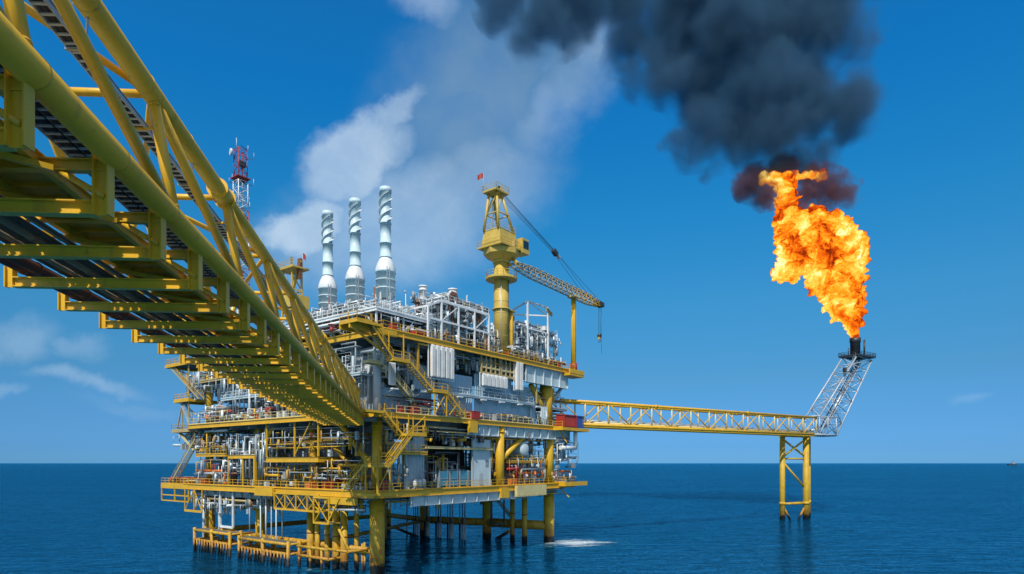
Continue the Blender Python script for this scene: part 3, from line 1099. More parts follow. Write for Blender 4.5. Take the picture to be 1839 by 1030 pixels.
flight('stair_flight', (-4.9, -4.4, 35.0), (-.9, -4.4, 30.7), (0, 1.1, 0))
landing(-1.0, 2.2, -4.5, -3.2, 30.7, rails=[[(-1, -4.5), (2.2, -4.5)]])
flight('stair_flight', (2.2, -4.4, 30.7), (7.1, -4.4, 27.0), (0, 1.1, 0))
landing(7.1, 10.2, -4.5, -3.2, 27.0, rails=[[(7.1, -4.5), (10.2, -4.5)]])
flight('stair_flight', (10.2, -4.4, 27.0), (14.6, -4.4, 23.3), (0, 1.1, 0))
landing(-7.4, -3.0, -4.6, -1.0, 35.0, rails=[[(-7.4, -1), (-7.4, -4.6), (-4.9, -4.6)]])
mb = MB()
mb.bar((-7.4, -3.0, 34.5), (1, -3.0, 34.5), .3, .9, 'yellow')
mb.bar((-7.4, -1.0, 34.5), (-1, -1.0, 34.5), .3, .9, 'yellow')
mb.bar((-7.0, -3, 34.2), (-1.4, -3, 31.6), .25, .25, 'yellow')
part('stair_frame', mb)
mb = MB()
for a in (7.3, 10.0):
    mb.bar((a, -4.4, 23.2), (a, -4.4, 27), .14, .14, 'yellow')
mb.bar((7.3, -4.4, 23.4), (10.0, -4.4, 26.8), .1, .1, 'yellow')
mb.bar((10.0, -4.4, 23.4), (7.3, -4.4, 26.8), .1, .1, 'yellow')
mb.bar((10.6, -4.4, 23.4), (12.4, -4.4, 25.2), .1, .1, 'yellow')
part('stair_frame', mb)
mb = MB()
for a in (-.8, 2.0):
    mb.bar((a, -3.4, 30.7), (a, -3.4, 34.6), .14, .14, 'yellow')
part('stair_frame', mb)
# grey inner stair against the wall
flight('stair_flight', (-.6, -1.6, 30.4), (4.3, -1.6, 26.6), (0, .9, 0), 'cream')
flight('stair_flight', (4.3, -1.6, 26.6), (8.0, -1.6, 23.3), (0, .9, 0), 'cream')
landing(-3.2, -.6, -1.8, -.5, 30.4, 'cream', [[(-3.2, -1.8), (-.6, -1.8)]])
# middle deck down to the lower deck at the near corner
flight('stair_flight', (-2.6, -4.5, 23.2), (.6, -4.5, 20.2), (0, 1.1, 0))
landing(.6, 4.2, -5.8, -3.2, 20.2, rails=[[(.6, -5.8), (4.2, -5.8), (4.2, -3.2)]])
flight('stair_flight', (1.6, -5.8, 20.2), (-2.6, -5.8, 15.8), (0, 1.1, 0))
landing(-5.0, -2.6, -5.8, -3.2, 15.8, rails=[[(-5, -3.2), (-5, -5.8), (-2.6, -5.8)]])
flight('stair_flight', (-5, -3.1, 15.8), (-5, 1.6, 12.0), (1.1, 0, 0))
landing(-6.2, -2.8, -4.6, -3, 23.2, rails=[[(-6.2, -3), (-6.2, -4.6)]])
mb = MB()
for a, b in ((-4.9, -5.7), (-2.7, -5.7), (-4.9, -3.3), (-2.7, -3.3)):
    mb.bar((a, b, 11.8), (a, b, 16.9), .16, .16, 'yellow')
mb.bar((-4.9, -5.7, 12.2), (-2.7, -5.7, 15.6), .1, .1, 'yellow')
mb.box(-6, -2.6, -6, -3.0, 11.6, 11.9, 'yellow')
for a in (.8, 4.0):
    mb.bar((a, -5.7, 20.2), (a, -5.7, 22.8), .12, .12, 'yellow')
    mb.bar((a, -3.3, 20.2), (a, -3.3, 22.8), .12, .12, 'yellow')
mb.bar((.8, -5.7, 20.3), (4.0, -5.7, 22.7), .1, .1, 'yellow')
part('stair_frame', mb)

# ---- stair tower at the far left end (b 50..60)
def tower_platform(a0, a1, b0, b1, z, m='yellow', depth=.5, seed=0):
    mb = MB()
    mb.box(a0, a1, b0, b1, z - .06, z, 'grating')
    for p, q in (((a0, b0), (a1, b0)), ((a0, b1), (a1, b1)), ((a0, b0), (a0, b1)), ((a1, b0), (a1, b1))):
        mb.bar((p[0], p[1], z - depth / 2), (q[0], q[1], z - depth / 2), .2, depth, m)
    mb.bar((a0 + 1.5, b0, z - 3), (a0 + 1.5, b1 - .3, z - .4), .16, .16, m)
    mb.rail([(a0, b0, z), (a0, b1, z), (a1, b1, z)], m)
    part('side_platform', mb)


tower_platform(-3, 4, 50, 59.5, 35.3)
tower_platform(-3, 3, 50, 55.8, 28.2)
tower_platform(-3, 6, 50, 56.8, 22.4, 'beige')
tower_platform(-3, 8, 50, 61.2, 11.9, 'yellow', .9)
flight('stair_flight', (-2.8, 58.6, 35.3), (-2.8, 46.5, 28.0), (1.0, 0, 0), 'beige')
flight('stair_flight', (-2.6, 54.5, 28.2), (-2.6, 50.5, 23.2), (1.0, 0, 0), 'grey')
flight('stair_flight', (-2.8, 48, 20.5), (-2.8, 57.5, 12.2), (1.0, 0, 0), 'beige')
mb = MB()
for b in (50, 55.5, 61):
    for a in (-3, -.5):
        mb.bar((a, b, 8.6), (a, b, 11.8), .2, .2, 'yellow')
for z in (8.6, 9.7):
    mb.bar((-3, 50, z), (-3, 61, z), .2, .2, 'yellow')
    mb.bar((-.5, 50, z), (-.5, 61, z), .2, .2, 'yellow')
mb.box(-3, -.5, 50, 61, 8.62, 8.7, 'grating')
part('stair_frame', mb)
mb = MB()
mb.bar((-3.2, 44.5, 7.0), (-3.2, 51, 7.0), .25, .4, 'yellow')
for b in (44.5, 47.5, 51):
    mb.bar((-3.2, b, 7), (-3.2, b, 11.2), .16, .16, 'yellow')
mb.bar((-3.2, 44.5, 7), (-3.2, 47.5, 11), .12, .12, 'yellow')
mb.bar((-3.2, 47.5, 11), (-3.2, 51, 7), .12, .12, 'yellow')
part('stair_frame', mb)
mb = MB()
for b, z0, z1 in ((53.5, 22.4, 28), (51, 22.4, 35), (57.5, 28.5, 35)):
    if b != 57.5:
        mb.bar((-2.5, b, z0), (-2.5, b, z1), .2, .2, 'beige')
mb.bar((-2.5, 55.5, 22.8), (-2.5, 53.4, 28), .18, .18, 'beige')
mb.bar((-2.5, 56.5, 34.8), (-2.5, 50, 29.8), .22, .22, 'yellow')
mb.bar((-2.5, 55.3, 22.2), (-2.5, 49, 18.4), .3, .3, 'cream')
part('stair_frame', mb)
# boxed hanging lower corner at the far right end
tower_platform(44, 52.5, -4.5, -1, 12.2, 'yellow', .8)
tower_platform(42, 52, -5.2, -3, 23.0, 'yellow', .6)

# white U-shaped risers below the lower deck
for b, a in ((39.5, -2.4), (35.2, -2.4)):
    mb = MB()
    mb.bar((a, b, 4.6), (a, b, 11), .28, .28, 'white')
    part('pump_caisson', mb)
mb = MB()
mb.bar((-2.4, 35.2, 4.6), (-2.4, 39.5, 4.6), .28, .4, 'white')
part('pump_caisson', mb)
rg = random.Random(11)
for k, (a, b, r, m) in enumerate(((-2.2, 26.8, .12, 'pale'), (-2.2, 25.2, .14, 'white'), (-2.2, 23.6, .10, 'grey'), (-2.2, 22.2, .12, 'pale'), (-2.0, 20.8, .1, 'grey'), (-2, 30.5, .12, 'grey'),
                                  (-1.6, 41.5, .16, 'galv'), (-1.6, 47, .3, 'galv'), (26.7, .2, .2, 'dark'), (29.5, -.5, .16, 'dark'))):
    mb = MB()
    bottom = rg.choice((-3, -3, 3.6)) if b > 10 else (-3 if a < 25 else 5.0)
    mb.tube((a, b, bottom), (a, b, 11.2), r, m, 8)
    if bottom < 0:
        mb.tube((a, b, -3), (a, b, 2.0), r * 1.9, 'jacket', 8)
    if a == 29.5:
        mb.tube((a, b, 5), (26.7, b, 5), r, m, 8)
    part('drain_pipe', mb)

# ---- pipework: every bay between the decks carries a knot of pipes, trays and small valves
def pipework(a0, a1, b0, b1, z0, z1, n, seed, pal, face, dens=1.0, rmax=.22):
    """face 'b': the bay is seen across b (right-hand face); 'a': seen across a"""
    r = random.Random(seed)
    n = int(n * 1.6)
    mb = MB()

    def P(s, d, z):
        return (a0 + s * (a1 - a0), b0 + d * (b1 - b0), z) if face == 'b' else (a0 + d * (a1 - a0), b0 + s * (b1 - b0), z)
    L = (a1 - a0) if face == 'b' else (b1 - b0)
    H = z1 - z0
    for i in range(n):
        m = r.choice(pal)
        k = r.random()
        rr = r.choice((.04, .05, .06, .08, .12, rmax))
        d = r.random()
        if k < .34:      # horizontal run with a drop
            s0 = r.random() * .8
            s1 = min(1, s0 + r.uniform(.15, .9))
            z = z0 + H * r.uniform(.25, .97)
            pts = [P(s0, d, z), P(s1, d, z)]
            if r.random() < .6:
                pts.append(P(s1, d, z0 + H * r.uniform(0, .6)))
            if r.random() < .5:
                pts.insert(0, P(s0, d, z0 + H * r.uniform(0, .9)))
            mb.pipe(pts, rr, m, 7)
        elif k < .6:     # vertical
            s0 = r.random()
            z = z0 + H * r.uniform(0, .3)
            mb.pipe([P(s0, d, z), P(s0, d, z0 + H * r.uniform(.5, 1))], rr, m, 7)
            if r.random() < .5:
                zz = z0 + H * r.uniform(.3, .8)
                mb.tube(P(s0, d, zz), P(s0, d, zz + .12), rr * 2.2, r.choice(('dark', m, 'rust')), 8)
        elif k < .74:    # run going inwards
            s0 = r.random()
            z = z0 + H * r.uniform(.2, .95)
            mb.pipe([P(s0, 0, z0 + H * r.uniform(.1, .6)), P(s0, 0, z), P(s0, 1, z)], rr, m, 7)
        elif k < .86:    # small cabinets, boxes, valves
            s0 = r.random()
            w = r.uniform(.25, .8)
            hh = r.uniform(.3, 1.3)
            z = z0 + (H - hh) * r.choice((0, 0, r.random()))
            x, y, _ = P(s0, d, z)
            mb.box(x - w / 2, x + w / 2, y - w / 2, y + w / 2, z, z + hh, r.choice(pal + ['dark', 'mid_grey']))
        elif k < .95:    # cable tray
            z = z0 + H * r.uniform(.4, .95)
            s0 = r.random() * .5
            mb.bar(P(s0, d, z), P(min(1, s0 + r.uniform(.3, .6)), d, z), .5, .1, r.choice(('galv', 'grey', 'dark')))
        else:            # handwheel / small drum
            s0 = r.random()
            c = P(s0, d, z0 + H * r.uniform(.1, .7))
            q = P(s0 + .25 / L, d, c[2])
            mb.tube(c, q, r.uniform(.2, .45), m, 12)
    return part('pipework', mb)


PAL_W = ['white', 'pale', 'grey', 'galv', 'grey', 'wall_grey', 'mid_grey', 'steel']
PAL_D = ['grey', 'mid_grey', 'pale', 'dark', 'wall_grey', 'galv', 'rust', 'yellow_deep', 'yellow', 'beige']
PAL_Y = ['yellow', 'grey', 'pale', 'white', 'galv', 'yellow_deep', 'mid_grey', 'beige']
PAL_M = ['white', 'pale', 'galv', 'beige', 'orange', 'red', 'grey', 'yellow', 'mid_grey']
sd = 100
# right-hand face
for a0, a1, b0, b1, z0, z1, n, pal in ((-1, 8, -1.8, 3, 27, 34.2, 46, PAL_W), (6, 13, -2.2, 1.5, 30.6, 34.2, 38, PAL_D), (13, 22, -2, 1.2, 31, 34.2, 34, PAL_Y), (22, 33, -2, 1, 31.2, 34.2, 44, PAL_Y),
                                       (0, 12, -2.4, 1, 23.3, 26, 28, PAL_M), (12, 24, -2.6, -1.3, 23.3, 24.6, 12, PAL_M), (24, 36, -2.6, -1.6, 23.3, 24.8, 12, PAL_M), (36, 49, -2.4, 1, 23.3, 26.5, 30, PAL_W),
                                       (12, 34, -2.2, -1.6, 26.2, 28.5, 7, PAL_W), (32, 48, -1.8, 1.5, 27.3, 31, 34, PAL_D),
                                       (0, 4, -2.2, 2, 12.1, 22, 30, PAL_D), (8, 20, -2.2, 2, 18.8, 22.2, 36, PAL_D), (10, 18, -1, 2, 12.1, 18, 36, PAL_D), (27, 40, -2.4, 4, 12.1, 17.5, 66, PAL_M), (27, 42, -2, 5, 16, 22, 46, PAL_D),
                                       (42, 51, -3, 3, 12.2, 15, 30, PAL_M), (43, 50, -4, 2, 15, 21, 30, PAL_W), (0, 34, -1.6, 3, 8.8, 10.9, 40, PAL_D), (34, 48, -2.5, 4, 9.5, 11, 24, PAL_D), (23.5, 26, -2, 3, 12.1, 21, 16, PAL_D),
                                       (22, 40, 8, 11, 12, 22, 60, PAL_D), (2, 48, -3, 1, 19.4, 22.3, 50, PAL_D)):
    sd += 1
    pipework(a0, a1, b0, b1, z0, z1, n, sd, pal, 'b')
# left-hand face
for a0, a1, b0, b1, z0, z1, n, pal in ((-2, 1.6, 1, 12, 23.3, 34, 60, PAL_W), (-2, 1.6, 12, 24, 23.3, 34, 60, PAL_W), (-2, 5, 24, 36, 23.3, 34, 90, PAL_W), (-2, 6, 36, 49.5, 27.5, 34.3, 80, PAL_W), (-2.5, 6, 36, 49.5, 23.3, 27, 60, PAL_M),
                                       (-2.6, 2, 24, 36, 23.3, 25.5, 30, PAL_M), (-2.2, 1.6, 1, 13, 12.1, 16.8, 44, PAL_D), (-2.2, 1.6, 12, 26, 12.1, 16.2, 44, PAL_D), (-2.4, 4, 25, 36, 12.1, 22, 90, PAL_W), (-2.4, 6, 36, 49.5, 12.1, 17, 80, PAL_M),
                                       (-2.4, 6, 36, 49.5, 16.5, 22.3, 80, PAL_D), (-2.2, 1.6, 1, 26, 17, 22.2, 70, PAL_D), (-2, 4, 24, 50, 7.2, 11, 90, PAL_D), (-2, 3, 1, 24, 8.4, 11, 46, PAL_D),
                                       (-2.9, 3, 50, 60, 12, 13.2, 26, ['orange', 'red', 'beige', 'galv', 'rust']), (-2.8, 5, 50, 56, 20.5, 23.4, 24, PAL_Y), (-2.2, 3, 48, 53, 28, 34, 36, PAL_Y), (-2.8, 3, 50.5, 57, 18.6, 21.9, 16, ['galv', 'grey', 'pale']),
                                       (-2.9, 1, 36, 49, 6.5, 10.8, 36, PAL_W)):
    sd += 1
    pipework(a0, a1, b0, b1, z0, z1, n, sd, pal, 'a')

# yellow and beige frames high on the right-hand face
for a0, a1 in ((20.5, 25.5), (26, 31)):
    mb = MB()
    mb.bar((a0, -2.6, 31.3), (a1, -2.6, 31.3), .2, .5, 'beige')
    mb.bar((a0, -2.6, 32.3), (a1, -2.6, 32.3), .2, .3, 'cream')
    for i in range(5):
        a = a0 + (a1 - a0) * i / 4
        mb.bar((a, -2.6, 31.2), (a, -2.6, 34.2), .2, .3, 'beige')
    mb.box(a0 + .4, a1 - .4, -1.8, -1.7, 32.6, 34.0, 'grey')
    part('support_frame', mb)
mb = MB()
for a in (5.6, 8.2):
    mb.bar((a, -2.7, 30), (a, -2.7, 34), .25, .25, 'yellow_deep')
mb.bar((5.6, -2.7, 33.9), (8.2, -2.7, 33.9), .25, .25, 'yellow')
part('support_frame', mb)
for a in (31.6, 37):
    mb = MB()
    mb.bar((a, -2.5, 27.3), (a, -2.5, 34), .25, .25, 'beige')
    part('support_post', mb)

# ---- white upper platform on the top deck (z 38.2)
mb = MB()
mb.box(-1.5, 10, -1.5, 22, 38.1, 38.2, 'pale')
for p, q in (((-1.5, -1.5), (10, -1.5)), ((-1.5, -1.5), (-1.5, 22)), ((10, -1.5), (10, 22))):
    mb.ibeam((p[0], p[1], 37.9), (q[0], q[1], 37.9), .45, .25, 'white', .04)
for a, b in [(-1.2, b) for b in (-1.2, 4, 9, 14, 19)] + [(4, -1.2), (9.7, -1.2), (9.7, 8), (9.7, 16)]:
    mb.bar((a, b, 35), (a, b, 37.8), .24, .24, 'white')
for a, b in ((-1.2, -1.2), (-1.2, 9), (-1.2, 14)):
    mb.bar((a, b, 35.1), (a, b + 2.4, 37.8), .12, .12, 'white')
mb.bar((4, -1.2, 35.1), (6.4, -1.2, 37.8), .12, .12, 'white')
up = part('upper_platform', mb)
mb = MB()
mb.rail([(-1.5, 22, 38.2), (-1.5, -1.5, 38.2), (10, -1.5, 38.2), (10, 22, 38.2)], 'white', r=.04, step=1.2)
part('handrail', mb, up)
pipework(-1.2, 9, -1, 22, 38.2, 40.6, 150, 301, ['white', 'white', 'pale', 'galv', 'steel', 'grey', 'mid_grey'], 'a', rmax=.18)
pipework(-1.2, 9, -1, 20, 35.1, 37.8, 110, 302, ['white', 'grey', 'mid_grey', 'rust', 'galv', 'yellow', 'wall_grey', 'dark'], 'a', rmax=.28)
pipework(-1.0, 10, -1.5, 2, 35.1, 37.8, 50, 303, ['white', 'grey', 'mid_grey', 'rust', 'galv', 'wall_grey'], 'b', rmax=.25)
# white frame further along the right-hand face
mb = MB()
for a in (8.2, 11.2, 15.2, 19.2, 23.0):
    h = 41.6 if a > 10 else 40.2
    mb.bar((a, -2.2, 35), (a, -2.2, h), .26, .26, 'white')
    mb.bar((a, 5, 35), (a, 5, h), .26, .26, 'white')
    mb.bar((a, -2.2, h), (a, 5, h), .2, .3, 'white')
mb.bar((8.2, -2.2, 40.2), (11.2, -2.2, 41.6), .2, .3, 'white')
mb.bar((11.2, -2.2, 41.5), (23, -2.2, 41.5), .2, .3, 'white')
mb.bar((8.2, -2.2, 38.4), (23, -2.2, 38.4), .2, .3, 'white')
mb.bar((11.2, -2.2, 38.4), (15.2, -2.2, 41.4), .12, .12, 'white')
mb.bar((19.2, -2.2, 38.4), (23, -2.2, 41.4), .12, .12, 'white')
mb.bar((8.2, 5, 41.5), (23, 5, 41.5), .2, .3, 'white')
part('upper_frame', mb)
mb = MB()
mb.rail([(11.2, -2.2, 41.65), (23, -2.2, 41.65)], 'white', r=.03)
part('handrail', mb)
pipework(8.5, 23, -2, 4, 38.5, 43.0, 90, 305, ['white', 'pale', 'galv', 'grey', 'mid_grey', 'rust'], 'b')
pipework(9, 27, -2, 4, 35.1, 38.3, 80, 306, ['white', 'pale', 'galv', 'grey', 'mid_grey', 'dark', 'rust', 'beige'], 'b')
pipework(21, 27, -1.5, 3, 35.1, 40.5, 50, 307, ['white', 'pale', 'galv', 'grey'], 'b')
pipework(29, 48, -2.2, 6, 35.1, 37.5, 90, 308, ['white', 'pale', 'galv', 'grey', 'beige', 'mid_grey', 'rust'], 'b')

# ------------------------------------------------------------------ equipment standing on the platform
# exhaust stacks
def stack(a, b, zt, label):
    T = Thing('exhaust_stack', label, 'exhaust stack', (a, b, 38.2), 'exhaust stacks of the turbine row')
    dz = zt - 58.6
    mb = MB()
    c = (a, b)
    z0 = 41.4 + dz
    RS = .91
    mb.lathe(c, [(0, z0), (1.05, z0), (1.42, z0 + .5), (1.46, z0 + .5), (1.46, 45.3 + dz), (1.56, 45.3 + dz), (1.56, 45.55 + dz)], 'stainless', 28)
    for zz in (42.8, 44.1):
        mb.lathe(c, [(1.46, zz + dz), (1.56, zz + dz), (1.56, zz + .18 + dz), (1.46, zz + .18 + dz)], 'pale', 28)
    T.part('silencer_body', mb)
    mb = MB()
    mb.lathe(c, [(1.56, 45.55 + dz), (1.54, 46.0 + dz), (1.30, 46.8 + dz), (.96, 47.5 + dz), (.86, 47.7 + dz)], 'white', 28)
    T.part('cone', mb)
    mb = MB()
    pr_ = [(.95, 47.7), (1.05, 47.7), (1.05, 47.9), (.93, 47.9), (.93, 49.9), (1.02, 49.9), (1.02, 50.05), (.9, 50.05), (.9, 53.0), (1.0, 53.0), (1.0, 53.15), (.86, 53.15), (.86, 57.8), (1.0, 57.8), (1.0, 58.6), (.86, 58.6), (.8, 57.0)]
    mb.lathe(c, [(r * RS, z + dz) for r, z in pr_], 'stainless', 28)
    T.part('pipe', mb)
    # helical strakes
    for k in range(3):
        mb = MB()
        n = 46
        vs, fs = [], []
        for i in range(n + 1):
            z = 53.2 + dz + 4.6 * i / n
            an = 2 * math.pi * (k / 3 + 1.05 * i / n)
            for rr, dz2 in ((.77, -.05), (1.06, -.02), (1.06, .03), (.77, .06)):
                vs.append((a + rr * math.cos(an), b + rr * math.sin(an), z + dz2))
        for i in range(n):
            for j in range(4):
                fs.append((i * 4 + j, i * 4 + (j + 1) % 4, i * 4 + 4 + (j + 1) % 4, i * 4 + 4 + j))
        mb.add(vs, fs, 'white')
        T.part('strake', mb)
    mb = MB()
    for k in range(6):
        an = math.pi * k / 3 + .3
        x, y = a + 1.45 * math.cos(an), b + 1.45 * math.sin(an)
        mb.bar((x, y, 38.2), (x, y, z0 + .7), .18, .18, 'white')
        an2 = an + math.pi / 3
        mb.bar((x, y, 38.4), (a + 1.45 * math.cos(an2), b + 1.45 * math.sin(an2), z0 + .4), .1, .1, 'white')
    T.part('leg_frame', mb)
    mb = MB()
    mb.tube((a, b, 38.2), (a, b, z0 + .2), .8, 'grey', 16)
    T.part('inlet_duct', mb)
    mb = MB()
    x, y = a - .9, b - 1.32
    mb.ladder((x, y, 38.2), (x, y, 46.0 + dz), (.35, -.2, 0), 'galv')
    T.part('ladder', mb)
    return T


stack(4.8, 3.6, 58.6, 'tallest exhaust stack, with spiral fins and a white domed shoulder, nearest to the crane')
stack(4.9, 11.0, 58.6 + .1, 'middle exhaust stack of the row of three, spiral fins round its pale pipe')
stack(5.0, 18.3, 58.5, 'exhaust stack with spiral fins farthest from the crane, beside the yellow gantry')


def small_vent(a, b, z0, z1, r, label):
    T = Thing('vent_stack', label, 'vent', (a, b, z0))
    mb = MB()
    mb.lathe((a, b), [(r * 1.1, z0), (r * 1.1, z0 + .15), (r, z0 + .2), (r, z1 - .9), (r * 1.12, z1 - .9), (r * 1.12, z1 - .75), (r, z1 - .7), (r, z1 - .35), (r * 1.15, z1 - .35), (r * 1.15, z1 - .1), (0, z1)], 'white', 20)
    T.part('pipe', mb)
    mb = MB()
    mb.lathe((a, b), [(r * 1.6, 38.4), (r * 1.6, z0), (r * .9, z0 + .02)], 'grey', 16)
    T.part('plinth', mb)


small_vent(12.5, 3.2, 41.6, 45.2, .62, 'short white vent pipe just right of the tallest stack')
small_vent(19.5, 3.0, 41.6, 46.2, .72, 'taller short white vent pipe, closer to the crane than its twin')
# air intake ducts, rusty round mouths
for a, b, z, r, lab in ((14.4, -1.9, 42.6, 1.15, 'round brown duct mouth on the white frame, left of two'), (20.5, -1.9, 41.0, 1.1, 'large grey duct drum in the white frame nearest the crane')):
    T = Thing('air_duct', lab, 'duct', (a, b, z - r))
    mb = MB()
    mb.tube((a, b, z), (a, b + 5, z), r, 'grey', 22)
    T.part('drum', mb)
    mb = MB()
    for rr in (1.0, .75, .5, .25):
        mb.tube((a, b - .03 * (2 - rr), z), (a, b - .02, z), r * rr, 'rust' if rr > .6 else 'dark', 22)
    T.part('mouth', mb)
# grey waste-heat box behind the white frame
for a0, a1, z0, z1, m, lab in ((9.5, 15.8, 35.05, 39.4, 'wall_grey', 'big ribbed grey box inside the white frame above the radiators'),
                               (16.4, 19.0, 35.05, 38.2, 'mid_grey', 'dark grey machine casing inside the white frame, beside the ribbed box')):
    T = Thing('heat_exchanger_box', lab, 'box', ((a0 + a1) / 2, .8, z0))
    mb = MB()
    mb.box(a0, a1, -.6, 4, z0, z1, m)
    T.part('casing', mb)
    mb = MB()
    for k in range(8):
        z = z0 + .3 + k * (z1 - z0 - .4) / 8
        mb.box(a0 - .05, a1 + .05, -.72, -.6, z, z + .12, 'pale')
    T.part('rib', mb)

# radiator banks: tall white finned panels
def radiators(a0, n, z0, z1, b, label, step=1.0, w=.8):
    for k in range(n):
        a = a0 + k * step
        T = Thing('radiator_panel', label[k], 'radiator', (a + w / 2, b, z0), 'white finned radiator panels on the right-hand face')
        for zz in (z0, z1):
            mb = MB()
            mb.tube((a, b, zz), (a + w, b, zz), .13, 'white', 8)
            T.part('header', mb)
        mb = MB()
        m = 5
        for i in range(m):
            x = a + .04 + (w - .08) * i / (m - 1)
            mb.box(x - .028, x + .028, b - .28, b + .22, z0, z1, 'white')
        mb.box(a, a + w, b - .02, b + .02, z0, z1, 'white')
        T.part('fins', mb)


W1 = ['%s of the five tall white radiator panels beside the yellow stair' % s for s in ('leftmost', 'second from the left', 'middle', 'second from the right', 'rightmost')]
radiators(7.9, 5, 29.3, 34.0, -3.2, W1, 1.05, .66)
W2 = ['%s of the six short white radiator panels over the blue cladding' % s for s in ('leftmost', 'second', 'third', 'fourth', 'fifth', 'rightmost')]
radiators(20.6, 6, 29.2, 31.1, -2.8, W2, 1.15, .86)
W3 = ['%s panel of the pair of tall narrow white radiators under the top deck edge' % s for s in ('left', 'right')]
radiators(29.8, 2, 29.3, 34.2, -3.0, W3, 1.1, .74)
radiators(.6, 1, 27.4, 30.6, -1.9, ['single pale radiator panel behind the upper stair flight'], 1.1, 1.0)


def bank_frame():
    mb = MB()
    for a0, a1, z0, z1, b in ((7.6, 13.2, 29.0, 34.3, -2.85), (20.3, 27.4, 28.9, 31.3, -2.45), (29.6, 32.0, 29.1, 34.3, -2.65)):
        for a in (a0, a1):
            mb.bar((a, b, z0), (a, b, z1), .14, .14, 'white')
        mb.bar((a0, b, z0), (a1, b, z0), .12, .12, 'white')
        mb.bar((a0, b, z1), (a1, b, z1), .12, .12, 'white')
    part('radiator_frame', mb)


bank_frame()

# ------------------------------------------------------------------ pedestal crane
ca, cb = 29.6, 0.2
CR = Thing('pedestal_crane', 'tall yellow pedestal crane with lattice boom lowered onto its rest post', 'crane', (ca, cb, 35.0))
mb = MB()
mb.tube((ca, cb, 35), (ca, cb, 52.6), 1.38, 'crane_yellow', 28)
mb.tube((ca + 1.7, cb - .7, 32.5), (ca + 1.7, cb - .7, 44.2), .55, 'yellow', 14)
mb.tube((ca, cb, 44.0), (ca, cb, 44.2), 1.7, 'crane_yellow', 28)
mb.box(ca - .2, ca + 2.6, cb - 1.5, cb + .4, 43.9, 44.05, 'crane_yellow')
mb.tube((ca, cb, 52.5), (ca, cb, 53.0), 1.55, 'crane_yellow', 28)
for k_ in range(7):
    mb.tube((ca, cb, 37 + 2.1 * k_), (ca, cb, 37.06 + 2.1 * k_), 1.41, 'beige', 28)
mb.tube((ca - 1.2, cb - .9, 35), (ca - 1.2, cb - .9, 50), .1, 'galv', 8)
mb.tube((ca + .2, cb - 1.5, 35), (ca + .2, cb - 1.5, 50), .06, 'dark', 8)
ped = CR.part('pedestal', mb)
mb = MB()
mb.lathe((ca, cb), [(1.3, 49.35), (2.9, 49.5), (2.9, 49.75), (1.3, 49.75)], 'crane_yellow', 24, False)
for k in range(16):
    p = lambda i: (ca + 2.85 * math.cos(i * math.pi / 8), cb + 2.85 * math.sin(i * math.pi / 8), 49.75)
    mb.rail([p(k), p(k + 1)], 'crane_yellow', step=2, r=.03)
CR.part('ring_walkway', mb)
# world directions -> platform frame for the boom
p1 = Vector((0.4, 113.6, 51.6))
p2 = Vector((19.5, 137.3, 50.9))
pa, pb_ = inv(p1.x, p1.y), inv(p2.x, p2.y)
B1, B2 = Vector((pa[0], pa[1], 52.0)), Vector((pb_[0], pb_[1], 50.5))
bd = (B2 - B1).normalized()
bh = Vector((bd.x, bd.y, 0)).normalized()
bs = Vector((bh.y, -bh.x, 0))
cc = Vector((ca, cb, 0))


def rp(f, s_, z):
    """crane frame: f towards the boom, s sideways (to the right of it)"""
    v = cc + bh * f + bs * s_
    return (v.x, v.y, z)


mb = MB()
# slewing body: octagonal drum narrowing downwards, machinery house on top
mb.lathe((ca, cb), [(1.42, 52.9), (3.25, 53.9), (3.35, 54.75), (1.5, 54.75)], 'crane_yellow', 8, False)
v = []
for z, g in ((54.75, 1.0), (58.0, .88)):
    for f, s_ in ((-3.1, -2.2), (2.0, -2.2), (2.0, 2.2), (-3.1, 2.2)):
        v.append(rp(f * g, s_ * g, z))
mb.add(v, [(0, 3, 2, 1), (4, 5, 6, 7), (0, 1, 5, 4), (1, 2, 6, 5), (2, 3, 7, 6), (3, 0, 4, 7)], 'crane_yellow')
for f, s_, z in ((-2, -2.24, 56), (0, -2.24, 56), (1, 2.24, 56)):
    c = rp(f, s_, z)
    mb.box(c[0] - .4, c[0] + .4, c[1] - .4, c[1] + .4, z - .6, z + .5, 'beige')
CR.part('machinery_house', mb)
mb = MB()
rim = [rp(-3.4, -2.9, 55), rp(3, -2.9, 55), rp(3, 2.9, 55), rp(-3.4, 2.9, 55)]
mb.rail(rim + [rim[0]], 'crane_yellow', r=.03)
mb.add([tuple(Vector(p) + Vector((0, 0, -.12))) for p in rim] + rim, [(3, 2, 1, 0), (4, 5, 6, 7), (0, 1, 5, 4), (1, 2, 6, 5), (2, 3, 7, 6), (3, 0, 4, 7)], 'crane_yellow')
rim2 = [rp(-2.8, -2, 58), rp(1.8, -2, 58), rp(1.8, 2, 58), rp(-2.8, 2, 58)]
mb.rail(rim2 + [rim2[0]], 'crane_yellow', r=.025)
CR.part('walkway', mb)
mb = MB()
v = []
for z in (54.6, 57.3):
    k = 0 if z < 55 else -.25
    for f, s_ in ((2.3, .9), (4.4 + k, .9), (4.4 + k, 3.1), (2.3, 3.1)):
        v.append(rp(f, s_, z))
mb.add(v, [(0, 3, 2, 1), (4, 5, 6, 7), (0, 1, 5, 4), (1, 2, 6, 5), (2, 3, 7, 6), (3, 0, 4, 7)], 'crane_yellow')
cab = CR.part('operator_cab', mb)
mb = MB()
